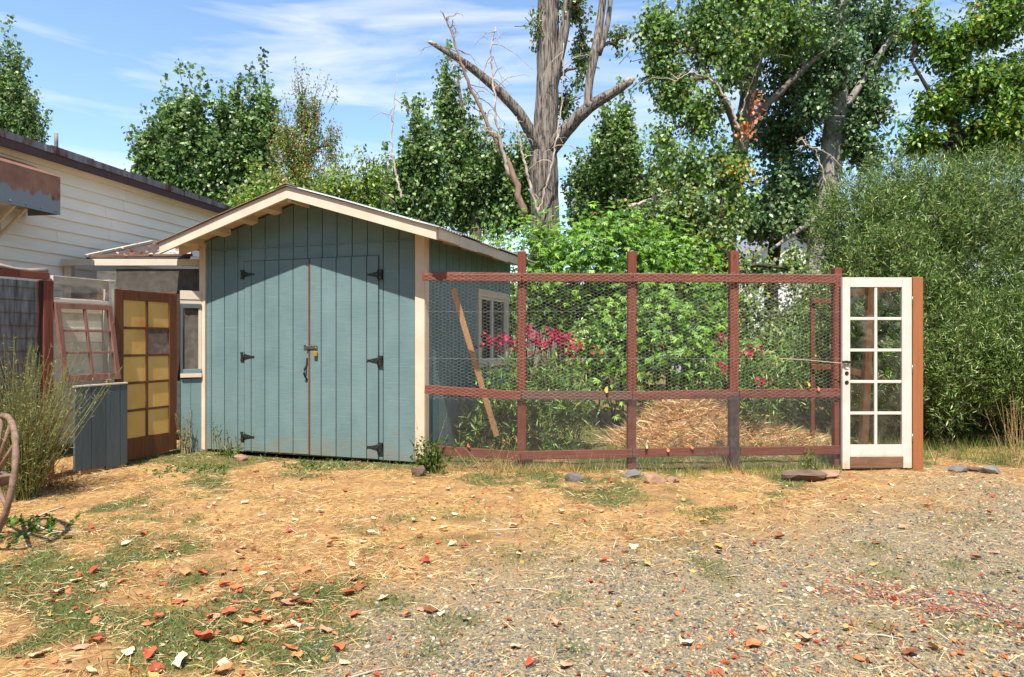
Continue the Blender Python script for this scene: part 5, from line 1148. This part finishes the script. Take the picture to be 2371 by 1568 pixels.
# weeds
def weed(name, label, px, py, height, n_stem, palette, leafy=10, lsize=.05, spread_=.25, width=.3, stemw=.006, group=None, dry=0, upw=1.0):
    gx_, gy_ = G(px, py); root = thing(name, label, 'weed', (gx_, gy_, float(gz(gx_, gy_))), group)
    B = np.stack([gx_ + rng.normal(0, .03 + .10 * spread_, n_stem), gy_ + rng.normal(0, .03 + .08 * spread_, n_stem), np.full(n_stem, float(gz(gx_, gy_)) - .01)], 1)
    ln = height * rng.uniform(.55, 1.05, n_stem); d = unit(np.stack([rng.normal(0, spread_, n_stem), rng.normal(0, spread_, n_stem), np.full(n_stem, upw)], 1)); T = B + d * ln[:, None]; Mx = (B + T) / 2 + rng.normal(0, .05, (n_stem, 3)) * height
    m = MB()
    for i in range(n_stem): m.tube(bez(B[i], Mx[i], T[i], np.linspace(0, 1, 5)), [stemw, stemw * .8, stemw * .7, stemw * .5, stemw * .3], 3, cap=False)
    sm = mat('stem_' + name, S(150, 150, 92) if not dry else S(206, 180, 124), S(120, 122, 70) if not dry else S(176, 146, 96), .7)
    m.build('stems', sm, root)['kind'] = 'stuff'
    n = n_stem * leafy; ti = np.repeat(np.arange(n_stem), leafy); t = rng.uniform(.12, 1, n); C = bez(B[ti], Mx[ti], T[ti], t); ax = unit(d[ti] * .7 + rand_dir(n) * .9); sz = lsize * rng.uniform(.6, 1.2, n) * (1.15 - .5 * t)
    V, F = leaf_arrays(C + ax * (sz * .5)[:, None], ax, rand_dir(n) + [0, -.2, .7], sz, width, .2, .1)
    leaf_obj('leaves', [(V, F, np.repeat(pal(n, palette), 4, 0))], M['leaf'], root, 'stuff'); return root
WG = [(104, 124, 62), (128, 142, 80), (84, 106, 52)]
weed('broom_weed', 'tall broom like yellow green weed clump behind the wagon wheel', 52, 1150, 1.45, 260, [(150, 156, 92), (176, 172, 112), (118, 130, 74), (196, 186, 130), (92, 112, 60)], 26, .055, .26, .13, .005)
weed('tall_weed', 'single tall green weed in front of the blue grey board panel', 238, 1085, .62, 4, WG, 16, .07, .10, .2)
weed('dry_weed', 'dry brown thistle tuft by the foot of the red brown post', 118, 1130, .30, 40, [(176, 134, 88), (150, 108, 70)], 10, .05, .7, .2, .004, dry=1)
weed('corner_weed', 'dry stemmed weed between narrow bay and the shed corner', 432, 1050, .62, 12, WG + [(196, 172, 116)], 14, .06, .16, .2, dry=1)
weed('shed_weed', 'spindly green weed at the left foot of the shed doors', 505, 1052, .52, 5, WG, 12, .09, .16, .18)
weed('shed_weed', 'short leafy weed cluster beside the left shed door hinge', 540, 1056, .22, 8, WG, 12, .08, .3, .25)
sb = weed('leafy_shrub', 'small dense dark green shrub at the shed corner by the fence', 998, 1092, .40, 34, [(62, 100, 36), (84, 124, 44), (50, 82, 32), (116, 148, 60)], 24, .055, .30, .5)
weed('wild_oat', 'bleached wild oat stalk leaning over the lower right shed hinge', 968, 1075, .68, 5, [(226, 202, 150), (206, 178, 120)], 10, .03, .35, .25, .0025, dry=1)
weed('fence_weed', 'green sapling weed against the lower wire near the flat stones', 1862, 1088, .30, 6, WG, 14, .06, .22, .4)
weed('hay_stalk', 'tangle of bent dry stalks beside the small shrub under the fence', 1120, 1090, .55, 26, [(206, 176, 120)], 4, .03, 1.3, .2, .003, dry=1)
weed('grass_tuft', 'stiff dry tuft at the right edge under the olive shrub', 2360, 1080, .85, 24, [(196, 160, 110), (170, 132, 90)], 8, .04, .2, .2, .003, dry=1)
for px, py, lab in ((62, 1212, 'leafy green weed patch at the foot of the wagon wheel'), (25, 1245, 'low green weed under the wagon wheel rim')): weed('ground_weed', lab, px, py, .07, 16, [(98, 138, 56), (120, 156, 68), (78, 114, 48)], 9, .055, 1.1, .6, .002, group='low weeds in the straw')
for i, (px, py, hh) in enumerate(((490, 1088, .07), (418, 1090, .07), (715, 1080, .09), (740, 1076, .07))):
    weed('ground_weed', ['low green weed rosette before the left shed corner post', 'low green weed rosette before the narrow bay', 'spreading low weed under the seam of the shed doors', 'short low weed under the right shed door'][i], px, py, hh, 26, [(88, 124, 50), (110, 142, 62), (70, 104, 44)], 7, .045, 1.6, .6, .002, group='low weeds in the straw')
SPR = [(1215, 1196, 'lone grass sprig in the straw before the first fence post'), (1350, 1212, 'tiny sprig left of the grassy patch before the fence'), (1290, 1195, 'faint sprig between two orange leaves on the straw'), (1090, 1160, 'grass sprig in the straw before the small corner shrub'), (1450, 1228, 'dark low sprig above the crooked pale stick'), (1610, 1195, 'grass sprig below the pinkish stone block'), (1675, 1215, 'brownish sprig at the edge of the gravel below the grey post'), (2140, 1178, 'small sprig on the gravel before the ochre post'), (870, 1228, 'lone sprig in the straw before the right shed door'), (1250, 1235, 'sprig beside the straight pale stalk'), (1330, 1240, 'small sprig where straw thins into gravel'), (2095, 1555, 'upright thin sprig beside the brown stick on the gravel'), (850, 1290, 'sprig at the edge of the left grass patch')]
for px, py, lab in SPR: weed('grass_sprig', lab, px, py, .075, 12, WG + [(150, 146, 90)], 3, .05, .8, .12, .002, group='grass sprigs on the yard')

# ------------------------------------------------------------------ stones along the fence
def rock(label, px, py, w, d, h, mt, seed, flat=.6):
    x_, y_ = G(px, py); bm = bmesh.new(); bmesh.ops.create_icosphere(bm, subdivisions=2, radius=1); r_ = np.random.default_rng(seed); pl_ = [(unit(r_.normal(size=3)), r_.uniform(.42, .75)) for _ in range(14)]
    for v in bm.verts:
        p = np.array(v.co)
        for nrm_, dd in pl_:
            k_ = p @ nrm_ - dd
            if k_ > 0: p = p - nrm_ * k_
        p *= 1 + .08 * (fbm(p[0] * 3 + seed, p[1] * 3 + p[2] * 2, 3) - .5); v.co = (p[0] * w / 1.5, p[1] * d / 1.5, p[2] * h / 1.2)
    me = bpy.data.meshes.new('rock'); bm.to_mesh(me); bm.free(); me.materials.append(M[mt]); o = link(bpy.data.objects.new('rock', me))
    o.location = (x_, y_, float(gz(x_, y_)) + h * .25); o.rotation_euler = (0, 0, r_.uniform(-.4, .4)); return tag(o, label, 'rock')
rock('grey angular stone with red leaves beside it under the first fence panel', 1325, 1108, .20, .14, .10, 'rock_grey', 1)
rock('dark grey stone sunk in grass below the second fence post', 1466, 1103, .20, .14, .10, 'rock_grey', 2)
rock('pinkish block of stone right of the dark grey stone', 1518, 1115, .21, .16, .12, 'rock_red', 3)
rock('small tan stone in the grass next to the pinkish block', 1556, 1110, .15, .12, .08, 'rock_red', 4)
rock('long flat dark flagstone lying before the last fence panel', 1850, 1106, .58, .24, .11, 'rock_dark', 5)
rock('flat reddish stone tucked between flagstone and white door', 1915, 1100, .34, .22, .09, 'rock_red', 6)
rock('blue grey flat stone right of the ochre post', 2215, 1090, .21, .14, .08, 'rock_grey', 7)
rock('brown low stone between two grey stones under the olive shrub', 2258, 1088, .17, .12, .07, 'rock_dark', 8)
rock('grey stone furthest along the row under the olive shrub', 2296, 1093, .19, .13, .09, 'rock_grey', 9)
rock('rounded stone half hidden at the foot of the small leafy shrub', 968, 1098, .16, .14, .12, 'rock_dark', 10)
rock('rounded pale stone at the shed corner among dry weeds', 560, 1062, .16, .12, .09, 'rock_red', 12)
# wagon wheel leaning at the left
wx, wy = -3.70, 4.80; wr = .455
wh = thing('wagon_wheel', 'old wooden wagon wheel leaning in the weeds', 'wheel', (wx, wy, 0))
e1 = np.array([math.cos(R(40)), -math.sin(R(40)), 0]); nrm_ = np.array([-math.sin(R(40)), -math.cos(R(40)), 0]); e2 = unit(np.array([0, 0, 1.]) + nrm_ * -.16); ctr = np.array([wx, wy, .0]) + e2 * (wr - .005)
ring = [ctr + wr * .96 * (e1 * math.cos(t) + e2 * math.sin(t)) for t in np.linspace(0, 2 * np.pi, 49)]
m = MB(); m.tube(ring, [.021 + .003 * math.sin(i * 2.3) for i in range(49)], 8, cap=False); m.build('rim', M['wheel'], wh)
for i in range(12):
    t = i * 2 * np.pi / 12 + .18; dv = e1 * math.cos(t) + e2 * math.sin(t); m = MB(); m.tube([ctr + dv * .06, ctr + dv * .25, ctr + dv * wr * .94], [.016, .014, .012], 7); m.build('spoke', M['wheel'], wh)
m = MB(); ax_ = np.cross(e1, e2); m.tube([ctr - ax_ * .09, ctr - ax_ * .05, ctr + ax_ * .05, ctr + ax_ * .09], [.045, .065, .065, .045], 14); m.build('hub', M['wheel'], wh)
# sticks
def stick(label, pts, rad, mt='dead', name='stick'):
    p = []
    for (px, py) in pts: x_, y_ = G(px, py); p.append((x_, y_, float(gz(x_, y_)) + rad * .8))
    p = np.array(p); t = np.linspace(0, 1, len(p)); tt = np.linspace(0, 1, 18); p2 = np.stack([np.interp(tt, t, p[:, i]) for i in range(3)], 1)
    for _ in range(2): q_ = p2.copy(); q_[1:-1] = .25 * p2[:-2] + .5 * p2[1:-1] + .25 * p2[2:]; p2 = q_
    m = MB(); m.tube(p2, np.linspace(rad, rad * .5, 18), 6); tag(m.build(name, M[mt]), label, 'stick')
stick('long curved pale stick looping on the straw near the wheel', [(150, 1170), (100, 1185), (75, 1205), (95, 1222), (150, 1234), (230, 1228), (290, 1212)], .008)
stick('crooked pale stick lying where straw meets gravel', [(1490, 1247), (1530, 1252), (1570, 1244)], .008)
stick('thin orange stem bent into a hoop on the gravel', [(1270, 1440), (1285, 1414), (1340, 1408), (1372, 1425), (1376, 1440)], .005, 'raw_wood')
stick('brown stick on the coarse gravel at the right edge', [(2092, 1510), (2130, 1535), (2190, 1560)], .008, 'dead_red')
stick('dry straight stalk on the gravel under the red stems', [(1990, 1554), (2050, 1564), (2120, 1562)], .007, 'dead_red')
stick('pale straw stalk lying across the yard centre', [(1130, 1222), (1200, 1220), (1245, 1216)], .005)
for i, (px, py, a_, l_) in enumerate([(1700, 1338, .2, .05), (2040, 1470, -.3, .09), (2160, 1390, .1, .06), (860, 1560, .5, .1), (1210, 1370, -.05, .12), (1560, 1330, .3, .05)]):
    x_, y_ = G(px, py); m = MB(); z_ = float(gz(x_, y_)) + .006; m.tube([(x_ - math.cos(a_) * l_, y_ - math.sin(a_) * l_, z_), (x_ + .01, y_ + .01, z_ + .004), (x_ + math.cos(a_) * l_, y_ + math.sin(a_) * l_, z_)], [.004, .004, .002], 5)
    tag(m.build('twig', M['dead']), ['short pale twig on the gravel left of the red creeping stems', 'longer pale twig on the gravel below the red creeping stems', 'short twig among the red creeping stems', 'pale twig where grass meets gravel beside fallen orange leaves', 'long thin twig on the straw edge above the orange hooped stem', 'short twig on gravel below the crooked pale stick'][i], 'twig', 'short twigs on the gravel')
# red creeping stems across the gravel at the right
m = MB(); LV = []; rr_ = random.Random(9)
for i in range(34):
    t0 = rr_.random(); px = 1880 + 560 * t0 + rr_.uniform(-70, 70); py = 1352 + 120 * t0 ** 1.6 + rr_.uniform(-24, 24); ln = rr_.uniform(50, 170); sl = rr_.uniform(.05, .38)
    p = []
    for s_ in np.linspace(0, 1, 8): x_, y_ = G(px + ln * s_, py + sl * ln * s_ + 5 * math.sin(s_ * 7 + i)); p.append((x_, y_, float(gz(x_, y_)) + .012 + .008 * math.sin(s_ * 5 + i)))
    m.tube(p, .0017, 4, cap=False); LV += p
redm = mat('red_stem', S(160, 92, 78), S(128, 62, 54), .6)
rs = m.build('red_creeper_stems', redm); rs['kind'] = 'stuff'; tag(rs, 'thin red creeping stems trailing over the gravel', 'stems')
LV = np.array(LV)[rng.integers(0, len(LV), 420)] + rng.normal(0, .018, (420, 3)) * [1, 1, .2]; V, F = leaf_arrays(LV, rand_dir(420) * [1, 1, .3], rng.normal(0, .4, (420, 3)) + [0, 0, 1], rng.uniform(.012, .03, 420), .5, .2)
leaf_obj('leaves', [(V, F, np.repeat(pal(420, [(206, 96, 66), (222, 180, 168), (232, 212, 204), (186, 80, 64), (224, 156, 92)]), 4, 0))], M['straw'], rs, 'stuff')

# ------------------------------------------------------------------ fallen leaves
def fallen_mesh(seed, curl, heart):
    r_ = random.Random(seed); nu, nv = 6, 4; Vv = []
    for i in range(nu + 1):
        t = i / nu; wdt = (math.sin(math.pi * min(1, t * .93 + .07) ** (.62 if heart else .85)) ** .8) * (.42 if heart else .34)
        for j in range(nv + 1):
            s_ = j / nv * 2 - 1; x_ = s_ * wdt * (1 + .22 * math.sin(11 * t + seed * 1.7 + (2 if s_ > 0 else 0))) + .10 * math.sin(t * 3 + seed); z_ = curl * s_ * s_ * wdt * 1.6 + curl * .35 * (t - .45) ** 2 * 2 + .05 * math.sin(t * 6 + s_ * 3 + seed)
            Vv.append((x_, t - .5, z_))
    Ff = [(i * (nv + 1) + j, i * (nv + 1) + j + 1, (i + 1) * (nv + 1) + j + 1, (i + 1) * (nv + 1) + j) for i in range(nu) for j in range(nv)]
    b_ = len(Vv); Vv += [(-.012, -.72, .03), (.012, -.72, .03), (.012, -.5, .0), (-.012, -.5, .0)]; Ff.append((b_, b_ + 1, b_ + 2, b_ + 3)); return Vv, Ff
LC = {'rust red': (S(206, 104, 70), S(168, 72, 50)), 'burnt orange': (S(226, 150, 98), S(196, 114, 72)), 'brown': (S(160, 98, 60), S(122, 74, 48)), 'pale cream': (S(240, 216, 178), S(222, 188, 142)), 'golden yellow': (S(226, 186, 108), S(206, 152, 78)), 'pinkish tan': (S(226, 164, 132), S(200, 132, 104))}
FM = {}
for ck, (c1, c2) in LC.items():
    mt = mat('fallen_' + ck.replace(' ', '_'), c1, c2, .55, (30, 30, 30), 4, .2, rand=.18, spec=.3); ms = []
    for v_ in range(4):
        Vv, Ff = fallen_mesh(v_ + len(ck), [.12, .3, .5, -.25][v_], v_ % 2 == 0); me = bpy.data.meshes.new('fallen_leaf'); me.from_pydata(Vv, [], Ff); me.materials.append(mt); me.polygons.foreach_set('use_smooth', np.ones(len(Ff), bool)); ms.append(me)
    FM[ck] = ms
LM = [(20, 1180, 'the wagon wheel'), (210, 1100, 'the board panel'), (340, 1085, 'the brown door'), (180, 1215, 'the curved pale stick'), (560, 1075, 'the left shed door'), (800, 1090, 'the right shed door'), (998, 1105, 'the small corner shrub'), (1210, 1100, 'the first fence post'), (1325, 1112, 'the grey angular stone'), (1490, 1112, 'the pinkish block of stone'), (1700, 1105, 'the grey fence post'), (1850, 1115, 'the long flagstone'), (2030, 1100, 'the white glazed door'), (2130, 1100, 'the ochre post'), (2280, 1100, 'the shrub stones'), (1530, 1250, 'the crooked pale stick'), (1320, 1425, 'the orange hooped stem'), (2050, 1390, 'the red creeping stems'), (2130, 1530, 'the brown stick'), (1190, 1220, 'the straight pale stalk')]
def near_to(x_, y_):
    return min(LM, key=lambda q_: (G(q_[0], q_[1])[0] - x_) ** 2 + (G(q_[0], q_[1])[1] - y_) ** 2)[2]
where = {'grass': 'on grass', 'straw': 'on straw', 'gravel': 'on gravel', 'fence': 'at the fence foot'}
def put_leaf(px, py, ck, size, rnd):
    x_, y_ = G(px, py)
    vi = rnd.randrange(4); o = link(bpy.data.objects.new('fallen_leaf', FM[ck][vi])); s_ = size
    tl_ = rnd.uniform(-.3, .3); o.scale = (s_ * rnd.uniform(.75, 1.1), s_, s_ * rnd.uniform(.6, 1.3)); o.rotation_euler = (tl_, rnd.uniform(-.3, .3), rnd.uniform(0, 6.28)); o.location = (x_, y_, float(gz(x_, y_)) + .010 + s_ * .16 * abs(tl_) + s_ * .08)
    zone = 'fence' if py < 1150 and px > 1000 else ('gravel' if masks(np.array([x_]), np.array([y_]))[0][0] > .45 else ('grass' if px < 900 and py > 1280 else 'straw'))
    sz_ = 'small' if s_ < .045 else ('large' if s_ > .07 else 'middling'); tag(o, f'{sz_} {["flat", "wavy", "curled", "arched"][vi]} {ck} fallen leaf {where[zone]} near {near_to(x_, y_)}', 'leaf', f'{ck} fallen leaves on the yard')
rl = random.Random(31)
KEY = [(97, 1515, 'pale cream', .10), (420, 1525, 'pale cream', .11), (350, 1560, 'golden yellow', .09), (358, 1540, 'rust red', .085), (487, 1432, 'rust red', .07), (455, 1470, 'rust red', .075), (592, 1428, 'burnt orange', .085), (615, 1435, 'rust red', .065), (470, 1480, 'rust red', .08), (545, 1482, 'burnt orange', .08), (663, 1398, 'pinkish tan', .09), (684, 1390, 'brown', .07), (712, 1390, 'rust red', .075), (682, 1440, 'pale cream', .075), (692, 1520, 'burnt orange', .07), (225, 1480, 'brown', .08), (140, 1372, 'pale cream', .09), (630, 1363, 'pinkish tan', .08), (1470, 1268, 'pale cream', .07), (1500, 1310, 'golden yellow', .07), (1665, 1270, 'golden yellow', .09), (1745, 1490, 'burnt orange', .09), (1568, 1420, 'burnt orange', .06), (2110, 1510, 'brown', .09), (2165, 1498, 'golden yellow', .08), (1225, 1548, 'rust red', .06), (1290, 1210, 'pale cream', .06), (815, 1315, 'pale cream', .06), (1790, 1295, 'golden yellow', .05), (640, 1385, 'burnt orange', .08), (470, 1330, 'rust red', .06), (550, 1362, 'burnt orange', .09), (290, 1262, 'pale cream', .07), (330, 1240, 'rust red', .06), (400, 1272, 'brown', .08), (520, 1250, 'pale cream', .06), (805, 1372, 'rust red', .09), (830, 1360, 'brown', .09), (1880, 1290, 'rust red', .04)]
for q_ in KEY: put_leaf(*q_[:3], q_[3] * .92, rl)
ck_ = list(LC)
for i in range(260):
    u_ = rl.random()
    if u_ < .42: px, py = rl.gauss(480, 260), rl.gauss(1400, 90); w_ = [5, 4, 2, 2.5, .8, 3]
    elif u_ < .62: px, py = rl.uniform(1100, 2371), rl.gauss(1150, 28); w_ = [4, 4, 2, 2, 1, 3]
    elif u_ < .80: px, py = rl.gauss(760, 240), rl.uniform(1090, 1270); w_ = [1.5, 2, 2, 5, .8, 3]
    else: px, py = rl.uniform(900, 2371), rl.uniform(1180, 1560); w_ = [3, 3, 2, 3, 2, 2]
    if not (0 < px < 2371 and 1092 < py < 1566): continue
    d_ = depth_on_ground(py); put_leaf(px, py, rl.choices(ck_, w_)[0], (.032 + .048 * rl.random() ** 1.3) * (.85 if d_ > 5.5 else 1), rl)
for (px, py, ck, s_) in ((1407, 903, 'golden yellow', .075), (1875, 890, 'golden yellow', .06), (1898, 901, 'burnt orange', .05), (1497, 1032, 'pale cream', .085), (1548, 1043, 'burnt orange', .05), (1605, 1036, 'burnt orange', .06), (1085, 1033, 'rust red', .05)):
    p = P(px, py, 7.5); o = link(bpy.data.objects.new('fallen_leaf', FM[ck][1])); o.scale = (s_,) * 3; o.rotation_euler = (1.2, rl.uniform(-.5, .5), rl.uniform(-1, 1)); o.location = (p[0], 7.545, p[2]); tag(o, f'{ck} dead leaf caught in the wire of the fence', 'leaf', f'{ck} leaves caught in the fence')
# the small crumbs of leaf that are too many to pick apart
n = 5600; yv = 2.7 * (9.5 / 2.7) ** rng.random(n); xv = rng.uniform(-.8, .8, n) * yv; k = ~in_build(xv, yv) & (rng.random(n) < .25 + .75 * sstep(.42, .6, fbm(xv * 1.3, yv * 1.3, 3))); xv, yv = xv[k], yv[k]; n = len(xv)
ax = rand_dir(n) * [1, 1, .35]; V, F = leaf_arrays(np.stack([xv, yv, gz(xv, yv) + .008], 1), ax, rng.normal(0, .45, (n, 3)) + [0, 0, 1], rng.uniform(.014, .042, n), rng.uniform(.4, .8, n), .3)
lo = leaf_obj('leaf_litter', [(V, F, np.repeat(pal(n, [(196, 110, 66), (206, 80, 50), (232, 204, 160), (150, 96, 62), (214, 160, 96), (226, 190, 150)]), 4, 0))], M['straw'], None, 'stuff'); tag(lo, 'small broken orange and tan leaf litter over the yard', 'leaf litter')
